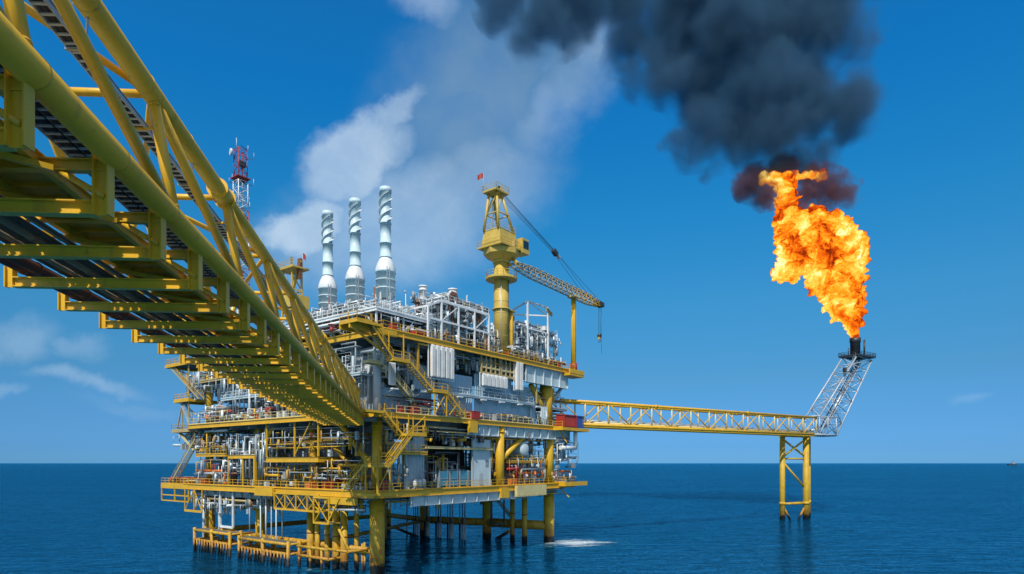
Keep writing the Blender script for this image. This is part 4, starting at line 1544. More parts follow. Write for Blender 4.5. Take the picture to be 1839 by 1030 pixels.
for f0, f1, s0, s1, z0, z1 in ((4.36, 4.44, 1.1, 2.9, 55.3, 56.9), (2.6, 4.1, 3.08, 3.16, 55.5, 56.9)):
    v = [rp(f, s_, z) for z in (z0, z1) for f, s_ in ((f0, s0), (f1, s0), (f1, s1), (f0, s1))]
    mb.add(v, [(0, 3, 2, 1), (4, 5, 6, 7), (0, 1, 5, 4), (1, 2, 6, 5), (2, 3, 7, 6), (3, 0, 4, 7)], 'glass')
CR.part('window', mb, cab)
mb = MB()
tip = [rp(-1.9, -1.0, 64.6), rp(-1.9, 1.0, 64.6)]
for k, s_ in enumerate((-1.7, 1.7)):
    mb.tube(rp(-2.9, s_, 58), rp(-2.4, s_ * .55, 64.8), .24, 'crane_yellow', 10)
    mb.tube(rp(1.4, s_, 58), rp(-1.2, s_ * .55, 64.8), .24, 'crane_yellow', 10)
    mb.tube(rp(-2.7, s_ * .86, 61), rp(.3, s_ * .86, 61), .12, 'crane_yellow', 8)
    mb.tube(rp(-2.7, s_ * .86, 61), rp(-1.4, s_ * .6, 64), .1, 'crane_yellow', 8)
mb.tube(rp(-2.7, -1.5, 61), rp(-2.7, 1.5, 61), .12, 'crane_yellow', 8)
mb.tube(rp(.3, -1.5, 61), rp(.3, 1.5, 61), .12, 'crane_yellow', 8)
mb.tube(rp(-2.6, -1.3, 61), rp(-2.45, 1, 64.4), .1, 'crane_yellow', 8)
mb.ladder(rp(-1.1, -1.6, 58), rp(-1.1, -1.1, 64.6), tuple(bh * .4), 'crane_yellow')
CR.part('mast', mb)
mb = MB()
q = [rp(-3.4, -1.6, 64.9), rp(.2, -1.6, 64.9), rp(.2, 1.6, 64.9), rp(-3.4, 1.6, 64.9)]
mb.add([tuple(Vector(p) + Vector((0, 0, -.15))) for p in q] + q, [(3, 2, 1, 0), (4, 5, 6, 7), (0, 1, 5, 4), (1, 2, 6, 5), (2, 3, 7, 6), (3, 0, 4, 7)], 'crane_yellow')
mb.rail(q + [q[0]], 'crane_yellow', step=1.2, r=.03)
for s_ in (-.5, .5):
    mb.tube(rp(-1.2, s_ - .1, 65.6), rp(-1.2, s_ + .1, 65.6), .6, 'dark', 14)
mb.bar(rp(-1.2, -.9, 64.9), rp(-1.2, -.9, 66), .2, .2, 'crane_yellow')
mb.bar(rp(-1.2, .9, 64.9), rp(-1.2, .9, 66), .2, .2, 'crane_yellow')
CR.part('mast_head', mb)
mb = MB()
n = 17
L = (B2 - B1).length
x = bs
# chords taper at the heel and at the tip
Vv = Vector((0, 0, 1))


def chord(k, f):
    hh = 1.6 * min(1, .45 + f * 3.2, .35 + (1 - f) * 4)
    ww = 1.6 * min(1, .8 + f * 2, .5 + (1 - f) * 3)
    c = B1.lerp(B2, f) + Vv * (.9 * math.sin(f * math.pi) * .0)
    return c + x * (ww / 2 if k in (1, 2) else -ww / 2) + Vv * (hh / 2 if k > 1 else -hh / 2)


for i in range(n):
    m = 'beige' if i < 11 else 'yellow'
    f0, f1 = i / n, (i + 1) / n
    for k in range(4):
        mb.tube(chord(k, f0), chord(k, f1), .10, m, 6)
        mb.tube(chord(k, f0), chord((k + 1) % 4, f0), .06, m, 5)
        mb.tube(chord(k, f0), chord((k + 1) % 4, f1), .06, m, 5)
    mb.bar(chord(2, f0).lerp(chord(3, f0), .5), chord(2, f1).lerp(chord(3, f1), .5), .6, .05, 'galv')
for s_ in (-.9, .9):
    mb.bar(B1 + x * s_ * .8, rp(1.5, s_ * 1.3, 53.9), .35, .6, 'crane_yellow')
bm_ = CR.part('boom', mb)
mb = MB()
for s_ in (-.45, 0, .45):
    mb.tube(B2 + x * s_ + Vv * .1, B2 + x * (s_ + .15) + Vv * .1, .55, 'dark', 14)
mb.bar(B2 - bd * 1.5 + Vv * .2, B2 + bd * .3 + Vv * .1, 1.4, .9, 'dark')
CR.part('boom_head', mb, bm_)
mb = MB()
mb.bar(B1 + bd * 18.6 + Vv * -.9, B1 + bd * 20.4 + Vv * -.9, 2.0, .3, 'cream')
CR.part('rest_plate', mb, bm_)
# pendant ropes: mast head -> floating block -> boom
blk = B1 + bd * (L * .42) + Vv * 6.2
mb = MB()
for s_ in (-.6, -.2, .2, .6):
    mb.tube(Vector(rp(-1.0, s_, 65.5)), blk + x * s_ * .6, .032, 'cable', 5)
for s_ in (-.5, .5):
    mb.tube(blk + x * s_ * .6, B1 + bd * (L * .80) + x * s_ + Vv * .8, .035, 'cable', 5)
mb.tube(Vector(rp(-1.0, .1, 65.9)), B2 + Vv * .7, .035, 'cable', 5)
CR.part('pendant_rope', mb)
mb = MB()
mb.bar(blk - bd * .5 + Vv * .3, blk + bd * .6 - Vv * .3, .8, .8, 'dark')
mb.bar(blk + bd * .8 - Vv * .3, blk + bd * 1.7 - Vv * .7, .5, .5, 'galv')
CR.part('bridle_block', mb)
mb = MB()
hp = B2 - bd * .6
for s_ in (-.18, .18):
    mb.tube(hp + x * s_, hp + x * s_ - Vv * 6.4, .04, 'cable', 5)
mb.tube(hp + bd * .9, hp + bd * .9 - Vv * 10.5, .03, 'cable', 5)
hr = CR.part('hoist_rope', mb)
mb = MB()
h0 = hp - Vv * 6.4
mb.bar(h0, h0 - Vv * 1.1, .55, .4, 'yellow')
mb.tube(h0 - Vv * .3 - x * .35, h0 - Vv * .3 + x * .35, .4, 'dark', 12)
for k in range(6):
    a0_, a1_ = -1.2 + k * .75, -1.2 + (k + 1) * .75
    f = lambda a: h0 - Vv * 1.45 + x * (.26 * math.cos(a)) - Vv * (.26 * math.sin(a))
    mb.tube(f(a0_), f(a1_), .07, 'dark', 6)
CR.part('hook_block', mb, hr)


def flag(a, b, z0, z1, label, col='red', d=(1, 0)):
    T = Thing('flag', label, 'flag', (a, b, z0))
    mb = MB()
    mb.tube((a, b, z0), (a, b, z1), .04, 'galv', 6)
    T.part('pole', mb)
    mb = MB()
    n = 8
    vs = []
    for th in (0, .02):
        for i in range(n + 1):
            for zz in (0, -.95):
                t = i / n
                off = .14 * math.sin(t * 7) * t
                vs.append((a + d[0] * 1.5 * t - d[1] * (off + th), b + d[1] * 1.5 * t + d[0] * (off + th), z1 + zz - .5 * t * t))
    m_ = 2 * (n + 1)
    fs = []
    for i in range(n):
        fs.append((2 * i, 2 * i + 2, 2 * i + 3, 2 * i + 1))
        fs.append((m_ + 2 * i + 1, m_ + 2 * i + 3, m_ + 2 * i + 2, m_ + 2 * i))
    fs += [tuple((0, 1, m_ + 1, m_)), (2 * n, m_ + 2 * n, m_ + 2 * n + 1, 2 * n + 1)]
    mb.add(vs, fs, col)
    T.part('cloth', mb)


fp = rp(-3.3, -1.5, 64.9)
flag(fp[0], fp[1], 64.9, 68.4, 'small red flag on a thin pole at the very top of the tall crane', 'red', (-.5, .5))

# boom rest post on the far corner
T = Thing('boom_rest_post', 'slender yellow post on the deck corner under the crane boom, red band at its foot', 'post', (50.3, -2.6, 35))
mb = MB()
mb.tube((50.3, -2.6, 35), (50.3, -2.6, 50.2), .52, 'yellow', 16)
mb.bar((49.2, -3.6, 50.2), (51.4, -1.6, 50.2), .5, .4, 'yellow')
T.part('post', mb)
mb = MB()
mb.tube((50.3, -2.6, 35.1), (50.3, -2.6, 36.6), .75, 'red', 16)
T.part('collar', mb)
mb = MB()
mb.ladder((49.6, -2.9, 35), (49.6, -2.9, 49.8), (.1, -.4, 0), 'yellow')
T.part('ladder', mb)
mb = MB()
mb.box(46, 51.5, -4.4, -1.5, 33.6, 34.1, 'yellow')
mb.bar((46, -4.3, 34.5), (51.5, -4.3, 34.5), .3, .9, 'yellow')
part('corner_bracket', mb)

# ---- small second crane behind the near bridge
x_, y_ = (525 - CX) / FPX * 108, 108
sa, sb = inv(x_, y_)
T = Thing('service_crane', 'smaller yellow lattice crane frame with a railed head, left of the exhaust stacks', 'crane', (sa, sb, 35))
mb = MB()
for i, j in ((-1, -1), (1, -1), (1, 1), (-1, 1)):
    mb.bar((sa + i * 1.1, sb + j * 1.5, 35), (sa + i * .9, sb + j * 1.3, 49.2), .28, .28, 'crane_yellow')
for z in (39, 42.3, 45.6):
    for i in (-1, 1):
        mb.bar((sa + i, sb - 1.4, z), (sa + i, sb + 1.4, z), .18, .18, 'crane_yellow')
        mb.bar((sa - 1, sb + i * 1.4, z), (sa + 1, sb + i * 1.4, z), .18, .18, 'crane_yellow')
        mb.bar((sa + i, sb - 1.4, z), (sa + i, sb + 1.4, z + 3.3), .14, .14, 'crane_yellow')
T.part('mast', mb)
mb = MB()
mb.box(sa - 1.6, sa + 1.6, sb - 2.6, sb + 2.2, 49.1, 49.35, 'crane_yellow')
mb.rail([(sa - 1.6, sb - 2.6, 49.3), (sa - 1.6, sb + 2.2, 49.3), (sa + 1.6, sb + 2.2, 49.3)], 'crane_yellow')
T.part('head_platform', mb)
mb = MB()
mb.bar((sa, sb + 1, 44), (sa, sb - 2.6, 50.5), .4, .5, 'crane_yellow')
mb.bar((sa, sb - 1.9, 47.4), (sa, sb - 2.3, 50.8), .5, .8, 'rust')
mb.bar((sa, sb + .4, 49.3), (sa, sb + .4, 51.6), .5, .5, 'mid_grey')
T.part('jib', mb)
mb = MB()
mb.box(sa - 1.7, sa + 1.7, sb - 2.4, sb + .9, 42.4, 44.6, 'crane_yellow')
T.part('machinery_house', mb)
flag(sa, sb - 3.0, 49.3, 51.6, 'small dark red flag beside the yellow gantry, left of the exhaust stacks', 'red', (.12, -.4))

# ---- radio mast
x_, y_ = (432 - CX) / FPX * 118, 118
ra, rb_ = inv(x_, y_)
T = Thing('radio_mast', 'red and white lattice radio mast rising behind the near bridge', 'mast', (ra, rb_, 35))
zs = [35, 41, 47, 52.5, 58, 63.5, 69, 75]
for i in range(len(zs) - 1):
    mb = MB()
    m = 'red' if i in (0, 2, 4, 6) else 'white'
    w = 2.5 - .9 * i / 7
    mb.truss((ra, rb_, zs[i]), (ra, rb_, zs[i + 1]), w, w, m, .09, 4, upv=(0, 1, 0), rb=.055)
    T.part('section', mb)
rr = random.Random(8)
for k in range(14):
    z = rr.uniform(62, 76)
    an = rr.uniform(0, 6.28)
    d = rr.uniform(1.4, 2.6)
    q = (ra + d * math.cos(an), rb_ + d * math.sin(an), z)
    mb = MB()
    mb.bar((ra, rb_, z), q, .07, .07, 'soot')
    mb.tube(q, (q[0], q[1], z + rr.uniform(.6, 1.6)), .04, rr.choice(('white', 'galv')), 6)
    T.part('antenna', mb)
mb = MB()
mb.box(ra - 1.3, ra + 1.3, rb_ - 1.3, rb_ + 1.3, 69.5, 69.65, 'red')
T.part('platform', mb)
mb = MB()
mb.tube((ra - .8, rb_, 75), (ra - .8, rb_, 77), .05, 'white', 6)
T.part('antenna', mb)
mb = MB()
mb.box(ra - .8, ra + .4, rb_ - 1.3, rb_ - .7, 71.5, 72.4, 'soot')
T.part('equipment_box', mb)
for z in (66.0, 74.2):
    mb = MB()
    mb.tube((ra - 1.4, rb_ + .5, z), (ra - 1.75, rb_ + .6, z), .62, 'white', 16)
    T.part('dish', mb)

# ---- white hoist frame to the right of the crane, with vessels inside
T = Thing('hoist_frame', 'open white steel hoist frame with yellow monorail beam, right of the crane pedestal', 'frame', (42, 4, 35))
mb = MB()
fa = ((35.5, -1.5), (42.0, -1.8), (47.8, 2.0), (41, 8))
zt = 46.6
for a, b in fa:
    mb.bar((a, b, 35), (a, b, zt), .3, .3, 'white')
for k in range(4):
    p, q = fa[k], fa[(k + 1) % 4]
    mb.bar((*p, zt), (*q, zt), .26, .26, 'white')
    mb.bar((*p, 41.5), (*q, 41.5), .22, .22, 'white')
mb.bar((42, -1.8, 46.4), (47.8, 2, 41.6), .16, .16, 'white')
mb.bar((42, -1.8, 35.2), (46, 1, 41.3), .16, .16, 'white')
mb.bar((*fa[0], zt), (*fa[2], zt), .16, .16, 'white')
T.part('frame', mb)
mb = MB()
mb.ibeam((38.5, -3.8, 45.3), (46.5, 0.2, 46.3), .55, .35, 'yellow', .06)
T.part('monorail', mb)
pipework(31.5, 47, -1.5, 7, 37, 43.5, 150, 310, ['white', 'white', 'pale', 'galv', 'grey', 'steel'], 'b', rmax=.26)


# ------------------------------------------------------------------ equipment (each a thing of its own)
def skid(name, label, cat, a, b, z, la, lb, h, m, group=None, seed=0, m2='grey'):
    """a machine on a base frame: casing, motor, pipes"""
    T = Thing(name, label, cat, (a, b, z), group)
    r = random.Random(seed)
    mb = MB()
    for s_ in (-1, 1):
        mb.bar((a - la / 2, b + s_ * lb / 2.2, z + .12), (a + la / 2, b + s_ * lb / 2.2, z + .12), .16, .24, m2)
    for k in (-1, 0, 1):
        mb.bar((a + k * la / 2.2, b - lb / 2, z + .12), (a + k * la / 2.2, b + lb / 2, z + .12), .16, .2, m2)
    T.part('base_frame', mb)
    mb = MB()
    n = 3
    for k in range(n):
        a0 = a - la / 2 + la * k / n + .06
        hh = h * r.uniform(.6, 1.0)
        if r.random() < .5:
            mb.box(a0, a0 + la / n - .12, b - lb * .4, b + lb * .4, z + .24, z + .24 + hh, m)
            mb.box(a0 + .1, a0 + la / n - .22, b - lb * .4 - .03, b - lb * .4, z + .4, z + hh, 'mid_grey' if m != 'mid_grey' else 'dark')
        else:
            mb.lathe((a0 + la / n / 2, b), [(0, z + .24), (min(la / n, lb) * .42, z + .24), (min(la / n, lb) * .42, z + hh * .85), (min(la / n, lb) * .3, z + hh), (0, z + hh + .1)], m, 14)
    T.part('casing', mb)
    for k in range(3):
        mb = MB()
        x = a + r.uniform(-.4, .4) * la
        y = b + r.uniform(-.4, .4) * lb
        mb.pipe([(x, y, z + h * .6), (x, y, z + h * 1.25), (x + r.uniform(-.6, .6), y, z + h * 1.25)], .07, 'galv', 7)
        T.part('pipe', mb)


def vvessel(label, a, b, z, r, h, m, group=None):
    T = Thing('vertical_vessel', label, 'vessel', (a, b, z), group)
    mb = MB()
    mb.lathe((a, b), [(0, z + .5), (r * .7, z + .6), (r, z + 1.0), (r, z + h - .5 * r), (r * .85, z + h - .22 * r), (r * .5, z + h - .05 * r), (0, z + h)], m, 24)
    mb.lathe((a, b), [(r * 1.04, z + h * .5), (r * 1.04, z + h * .5 + .12), (r, z + h * .5 + .12)], 'galv', 24)
    T.part('shell', mb)
    mb = MB()
    mb.lathe((a, b), [(r * .92, z), (r * .92, z + .9)], 'grey', 20)
    mb.lathe((a, b), [(r * 1.1, z), (r * 1.1, z + .1), (r * .9, z + .1)], 'grey', 20)
    T.part('skirt', mb)
    mb = MB()
    mb.tube((a, b, z + h - .05), (a, b, z + h + .5), .12, 'galv', 8)
    mb.tube((a - r, b - .2, z + h * .7), (a - r - .4, b - .2, z + h * .7), .12, 'galv', 8)
    T.part('nozzle', mb)


def hvessel(label, p, q, r, m, group=None):
    T = Thing('horizontal_vessel', label, 'vessel', ((p[0] + q[0]) / 2, (p[1] + q[1]) / 2, p[2] - r - .5), group)
    mb = MB()
    mb.hcyl(p, q, r, m)
    T.part('shell', mb)
    mb = MB()
    P_, Q_ = Vector(p), Vector(q)
    for t in (.2, .8):
        c = P_.lerp(Q_, t)
        mb.box(c.x - .25, c.x + .25, c.y - .25, c.y + .25, p[2] - r - .5, p[2] - r * .6, 'mid_grey')
    T.part('saddle', mb)


hvessel('white insulated vessel lying high inside the white hoist frame', (37.5, 1.5, 41.2), (44.5, 1.5, 41.2), .9, 'white')
hvessel('lower white horizontal vessel near the foot of the hoist frame', (38.0, 0, 37.0), (42.5, 0, 37.0), .75, 'white')
hvessel('pale horizontal vessel behind the crane pedestal, below the hoist frame', (32.0, 3, 38.4), (37.5, 3, 38.4), .8, 'pale')
vvessel('upright white drum inside the hoist frame', 39.0, 3.5, 37.6, 1.0, 4.4, 'white')
hvessel('big pale round-ended vessel showing its white end beside the yellow diagonal brace', (33.4, -2.2, 18.6), (33.4, 6, 18.6), 1.35, 'pale')
vvessel('pale upright tank standing behind the lower deck rail, between two columns', 34.6, -.6, 12, 1.0, 4.2, 'pale')
vvessel('smaller pale upright tank on the lower deck close to the outer leg', 38.0, -.8, 12, .8, 3.6, 'white')
for k, (a, lab) in enumerate(((12.6, 'leftmost'), (15.0, 'second'), (17.4, 'third'), (19.6, 'rightmost'))):
    T = Thing('chemical_tank', '%s of four square teal tanks behind the lower deck rail' % lab, 'tank', (a, -.6, 12), 'square teal tanks on the lower deck')
    mb = MB()
    mb.box(a - .95, a + .95, -1.4, .4, 12.3, 14.7, 'teal')
    T.part('shell', mb)
    mb = MB()
    for i in (-.98, .9):
        mb.box(a + i, a + i + .08, -1.45, .45, 12, 14.8, 'mid_grey')
    mb.box(a - .9, a + .9, -1.45, -1.4, 13.4, 13.5, 'mid_grey')
    T.part('frame', mb)
# shipping boxes at the end of the middle deck, beside the flare bridge
for a0, a1, b0, b1, m, nm, lab in ((42.8, 47.3, -5.1, -3.1, 'red', 'red_container', 'small red corrugated container at the end of the middle deck, where the flare bridge starts'),
                                   (47.5, 49.9, -5.2, -3.1, 'blue', 'blue_container', 'small dark blue container beside the red one at the end of the middle deck')):
    T = Thing(nm, lab, 'container', ((a0 + a1) / 2, (b0 + b1) / 2, 23.1))
    mb = MB()
    mb.box(a0 + .06, a1 - .06, b0 + .12, b1, 23.15, 25.4, m)
    mb.corr((a0 + .1, b0 + .1), (a1 - .1, b0 + .1), 23.3, 25.3, m, .35, .05)
    T.part('body', mb)
    mb = MB()
    for a in (a0, a1):
        mb.bar((a, b0, 23.1), (a, b0, 25.45), .14, .14, m)
        mb.bar((a, b0, 25.45), (a, b1, 25.45), .14, .14, m)
    for z in (23.15, 25.45):
        mb.bar((a0, b0, z), (a1, b0, z), .14, .14, m)
    T.part('frame', mb)
T = Thing('knockout_drum', 'bright metal pipe bend and drum hanging under the end of the middle deck', 'drum', (48, -3.2, 18.5))
mb = MB()
mb.pipe([(43.0, -4.0, 19.0), (48.4, -4.2, 19.0), (48.4, -4.2, 22.4)], .42, 'white', 16)
T.part('bend', mb)
mb = MB()
mb.tube((43.2, -2.8, 20.6), (47.6, -2.8, 20.6), .5, 'steel', 16)
T.part('drum', mb)

# red fire equipment and deck boxes along the rails
RED = [(-2.2, 8.6, 12, 'red fire cabinet by the lower deck rail, left of the corner stair', 1.4, 1.1), (-2.2, 12.6, 12, 'orange deck box on the lower deck, farther from the corner than the red cabinet', 1.5, .9),
       (-.8, -2.2, 12, 'red hose cabinet under the corner stair on the lower deck', 1.1, 1.4), (5.0, -2.4, 23.2, 'red hose reel box at the foot of the stairs on the middle deck', 1.4, 1.2),
       (2.5, -2.4, 23.2, 'small red box left of the hose reel box on the middle deck', .8, .9), (18.4, -2.5, 23.2, 'red box with a lid on the middle deck rail, between the stair and the container', 2.0, 1.3),
       (6.2, -1.9, 35.0, 'red tray of gear on the top deck under the white upper platform', 2.2, .9), (-.8, 26.5, 23.2, 'orange cabinet on the middle deck of the left-hand face', 1.2, 1.2), (-.8, 32.4, 23.2, 'orange drum box farther left on the middle deck', 1.4, 1.2),
       (1.0, -2.3, 35.0, 'small dark red box on the top deck close to its corner', .9, 1.0), (45.2, -2.2, 35.0, 'red valve box on the top deck near the boom rest post', .6, 1.0), (28.0, -2.4, 35.0, 'small red hose box at the foot of the crane pedestal', .7, .9),
       (29.6, -2.2, 12, 'orange pump box behind the lower deck rail, just right of the yellow column', 1.6, 1.1), (-1.4, 46.5, 12, 'red and white life-raft box at the left end of the lower deck', 1.4, 1.0)]
for k, (a, b, z, lab, w, h) in enumerate(RED):
    m = 'orange' if lab.startswith('orange') else 'red'
    T = Thing('deck_box', lab, 'box', (a, b, z))
    mb = MB()
    mb.box(a - w / 2, a + w / 2, b - w / 2.6, b + w / 2.6, z + .12, z + h, m)
    T.part('body', mb)
    mb = MB()
    mb.box(a - w / 2 - .04, a + w / 2 + .04, b - w / 2.6 - .04, b + w / 2.6 + .04, z + h, z + h + .08, 'white' if 'white' in lab else m)
    T.part('lid', mb)
    mb = MB()
    for i in (-1, 1):
        mb.box(a + i * w * .35 - .05, a + i * w * .35 + .05, b - w / 3, b + w / 3, z, z + .12, 'dark')
    T.part('foot', mb)
SK = [('pump_skid', 'dark red pump skid deep in the lower level of the left-hand face', 'pump', 1.0, 9.5, 12, 2.4, 3.4, 2.4, 'red'),
      ('pump_skid', 'grey pump skid at the left end of the lower deck', 'pump', 1.5, 43.5, 12, 3, 3.4, 1.6, 'pale'),
      ('compressor_skid', 'pale compressor skid on the middle deck, left-hand end', 'compressor', 1.5, 44.5, 23.2, 3.2, 4, 2.2, 'pale'),
      ('compressor_skid', 'white machine casing on the ledge above the left end of the middle deck', 'compressor', 2.2, 36.0, 27.6, 3.2, 4, 2.6, 'white'),
      ('pump_skid', 'white pump group behind the lower deck rail right of the yellow column', 'pump', 31.5, .6, 12, 3.4, 2.4, 2.0, 'white'),
      ('pump_skid', 'blue-topped pump set at the far right end of the lower deck', 'pump', 45.5, -2.4, 12.2, 3.0, 1.4, 1.2, 'blue'),
      ('cooler_skid', 'grey cooler unit on the white upper platform beside the tallest stack', 'cooler', 7.5, 1.4, 38.2, 2.4, 2.4, 1.9, 'pale'),
      ('cooler_skid', 'white unit on the upper platform between the middle and tallest stacks', 'cooler', 3.0, 7.4, 38.2, 2.4, 2.2, 2.0, 'white'),
      ('cooler_skid', 'white unit on the upper platform left of the middle stack', 'cooler', 3.0, 14.6, 38.2, 2.4, 2.2, 1.9, 'white'),
      ('generator_skid', 'grey generator casing on the top deck between the white frame and the crane', 'generator', 25.0, 1.0, 35.0, 3.4, 2.4, 2.8, 'grey'),
      ('winch', 'dark winch set on the top deck right of the hoist frame', 'winch', 46.0, -1.0, 35.0, 2.6, 2.0, 1.5, 'mid_grey'),
      ('valve_skid', 'pale valve skid on the lower deck at the near corner', 'valves', 6.6, -1.9, 12, 2.6, 1.2, 2.2, 'white')]
for k, (nm, lab, cat, a, b, z, la, lb, h, m) in enumerate(SK):
    skid(nm, lab, cat, a, b, z, la, lb, h, m, seed=40 + k)

# deck lamps: short arms with a white shade along the right-hand face
LA = [(.6, 'at the near corner'), (6.4, 'under the second stair flight'), (14.6, 'beside the foot of the stairs'), (20.6, 'left of the middle of the blue cladding'), (25.6, 'right of the middle of the blue cladding'), (31.0, 'near the right end of the blue cladding'), (36.8, 'next to the pale end wall')]
for a, lab in LA:
    T = Thing('deck_lamp', 'flat white deck lamp %s' % lab, 'lamp', (a, -2.9, 26.4), 'flat white deck lamps along the middle deck')
    mb = MB()
    mb.bar((a, -1.3, 26.2), (a, -2.9, 26.6), .08, .08, 'galv')
    T.part('arm', mb)
    mb = MB()
    mb.box(a - .55, a + .55, -3.3, -2.75, 26.55, 26.72, 'white')
    T.part('shade', mb)
pipework(9, 24, -2, 4, 41.6, 43.4, 40, 321, ['white', 'pale', 'galv', 'grey', 'mid_grey', 'beige'], 'b')
pipework(-2.8, -1.0, 3, 40, 35.1, 37.0, 60, 322, ['white', 'pale', 'galv', 'grey', 'red', 'beige', 'mid_grey'], 'a')
rq = random.Random(77)
for k in range(16):
    a, b = (rq.uniform(9, 26), rq.uniform(-2, 4)) if k % 2 else (rq.uniform(-1, 9), rq.uniform(0, 21))
    mb = MB()
    h = rq.uniform(41.5, 44.6)
    mb.tube((a, b, 35), (a, b, h), rq.choice((.06, .09, .14)), rq.choice(('white', 'galv', 'pale', 'rust')), 8)
    mb.tube((a, b, h - .3), (a + rq.uniform(-.5, .5), b, h + .1), .1, 'galv', 8)
    part('vent_pipe', mb)

# ------------------------------------------------------------------ flare bridge (world frame)
FA, FB = Vector((9.0, 129.6, 0)), Vector((85.5, 179.2, 0))
fd = (FB - FA).normalized()
fs_ = Vector((fd.y, -fd.x, 0))          # towards the camera side
FL = (FB - FA).length
ZB, ZT = 24.1, 28.9


def fb(t, s_, z):
    v = FA + fd * t + fs_ * s_
    return Vector((v.x, v.y, z))


T = Thing('flare_bridge', 'long yellow truss bridge running from the platform out to the flare tower', 'bridge', tuple(fb(FL / 2, 0, ZB)), frame='world')
for s_ in (-1.7, 1.7):
    mb = MB()
    mb.tube(fb(0, s_, ZB), fb(FL, s_, ZB), .33, 'yellow', 14)
    mb.bar(fb(0, s_ * 1.0, ZB - .25), fb(FL, s_, ZB - .25), .3, .6, 'yellow')
    T.part('bottom_chord', mb)
    mb = MB()
    mb.tube(fb(0, s_, ZT), fb(FL, s_, ZT), .3, 'yellow', 14)
    for tt in (27, 60):
        mb.tube(fb(tt, s_, ZT), fb(tt + .7, s_, ZT), .45, 'yellow', 14)
    T.part('top_chord', mb)
NB = 14
for s_ in (-1.7, 1.7):
    for k in range(NB + 1):
        t = FL * k / NB
        mb = MB()
        mb.tube(fb(t, s_, ZB), fb(t, s_, ZT), .17, 'cream', 10)
        T.part('post', mb)
        if k < NB:
            t2 = FL * (k + 1) / NB
            mb = MB()
            if k % 2:
                mb.tube(fb(t, s_, ZB), fb(t2, s_, ZT), .14, 'yellow', 8)
            else:
                mb.tube(fb(t, s_, ZT), fb(t2, s_, ZB), .14, 'yellow', 8)
            T.part('diagonal', mb)
mb = MB()
for k in range(NB * 2 + 1):
    t = FL * k / NB / 2
    mb.bar(fb(t, -1.7, ZB - .1), fb(t, 1.7, ZB - .1), .2, .25, 'yellow')
    if k % 2 == 0:
        mb.bar(fb(t, -1.7, ZT), fb(t, 1.7, ZT), .16, .16, 'yellow')
T.part('cross_beam', mb)
mb = MB()
mb.bar(fb(0, -.3, ZB + .05), fb(FL, -.3, ZB + .05), 1.3, .06, 'grating')
T.part('walkway', mb)
mb = MB()
mb.rail([tuple(fb(0, .4, ZB + .1)), tuple(fb(FL, .4, ZB + .1))], 'yellow')
T.part('handrail', mb)
for s_, z, r, m in ((1.0, ZB + .45, .28, 'cream'), (.5, ZB + .9, .12, 'galv')):
    mb = MB()
    mb.tube(fb(-2, s_, z), fb(FL, s_, z), r, m, 12)
    T.part('flare_pipe', mb)

# ---- support jacket under its far end
def wx(px, Y, z):
    return Vector(((px - CX) / FPX * Y, Y, z))


l1, l2 = wx(1405, 176, 0), wx(1447.5, 178.5, 0)
l3 = wx(1452, 184.5, 0)
T = Thing('flare_bridge_support', 'yellow braced steel tower standing in the sea under the outer end of the flare bridge', 'support', tuple((l1 + l2) / 2), frame='world')
at_ = lambda v, z: Vector((v.x, v.y, z))
for v, r in ((l1, .72), (l2, .85), (l3, .6)):
    mb = MB()
    mb.tube(at_(v, -6), at_(v, 23.6), r, 'jacket', 20)
    mb.tube(at_(v, 4.2), at_(v, 5.0), r * 1.18, 'jacket', 20)
    T.part('leg', mb)
mb = MB()
mb.bar(at_(l1, 23.7) - (l2 - l1) * .1, at_(l2, 23.7) + (l2 - l1) * .1, 1.4, .7, 'yellow')
mb.bar(at_(l3, 23.7), at_(l1, 23.7), .8, .6, 'yellow')
mb.bar(at_(l3, 23.7), at_(l2, 23.7), .8, .6, 'yellow')
T.part('cap_beam', mb)
mid_ = (l1 + l2) / 2
for p, q, r in ((at_(l1, 22.8), at_(l2, 17.6), .28), (at_(l2, 22.9), at_(l1, 17.6), .28), (at_(l1, 17.2), at_(l2, 17.2), .26), (at_(l1, 16.4), at_(l2, 8.6), .28),
                (at_(l1, 4.5), at_(l2, 4.5), .32), (at_(l1, 4.2), at_(mid_ - (l2 - l1) * .1, -1.0), .3), (at_(l2, 4.2), at_(mid_ + (l2 - l1) * .1, -1.0), .3),
                (at_(l3, 4.5), at_(l1, 4.5), .28), (at_(l3, 17.2), at_(l1, 17.2), .22), (at_(l3, 17.2), at_(l2, 9), .22), (at_(l3, 4.5), at_(l2, 4.5), .28)):
    mb = MB()
    mb.tube(p, q, r, 'jacket', 12)
    T.part('brace', mb)

# ---- flare tower: grey lattice leaning outwards
c0 = fb(FL + 6, 0, ZB)
T = Thing('flare_tower', 'leaning grey lattice flare tower with black burner tip at the end of the bridge', 'tower', tuple(c0), frame='world')
HWD = 2.2
TOPZ = 48.3
A0, A1, Z0A, Z0B = FL + 1.0, FL + 9.5, 29.3, 24.1          # upper and lower chord feet
A2, A3 = FL + 20.5, FL + 29.0                               # their heads
N_ = 7
levels = []
for k in range(N_ + 1):
    f = k / N_
    ta, za = A0 + (A2 - A0) * f, Z0A + (TOPZ - Z0A) * f
    tb, zb = A1 + (A3 - A1) * f, Z0B + (TOPZ - .6 - Z0B) * f
    levels.append([fb(ta, -HWD, za), fb(tb, -HWD, zb), fb(tb, HWD, zb), fb(ta, HWD, za)])
for j in range(4):
    mb = MB()
    mb.tube(levels[0][j], levels[-1][j], .22, 'galv', 10)
    T.part('chord', mb)
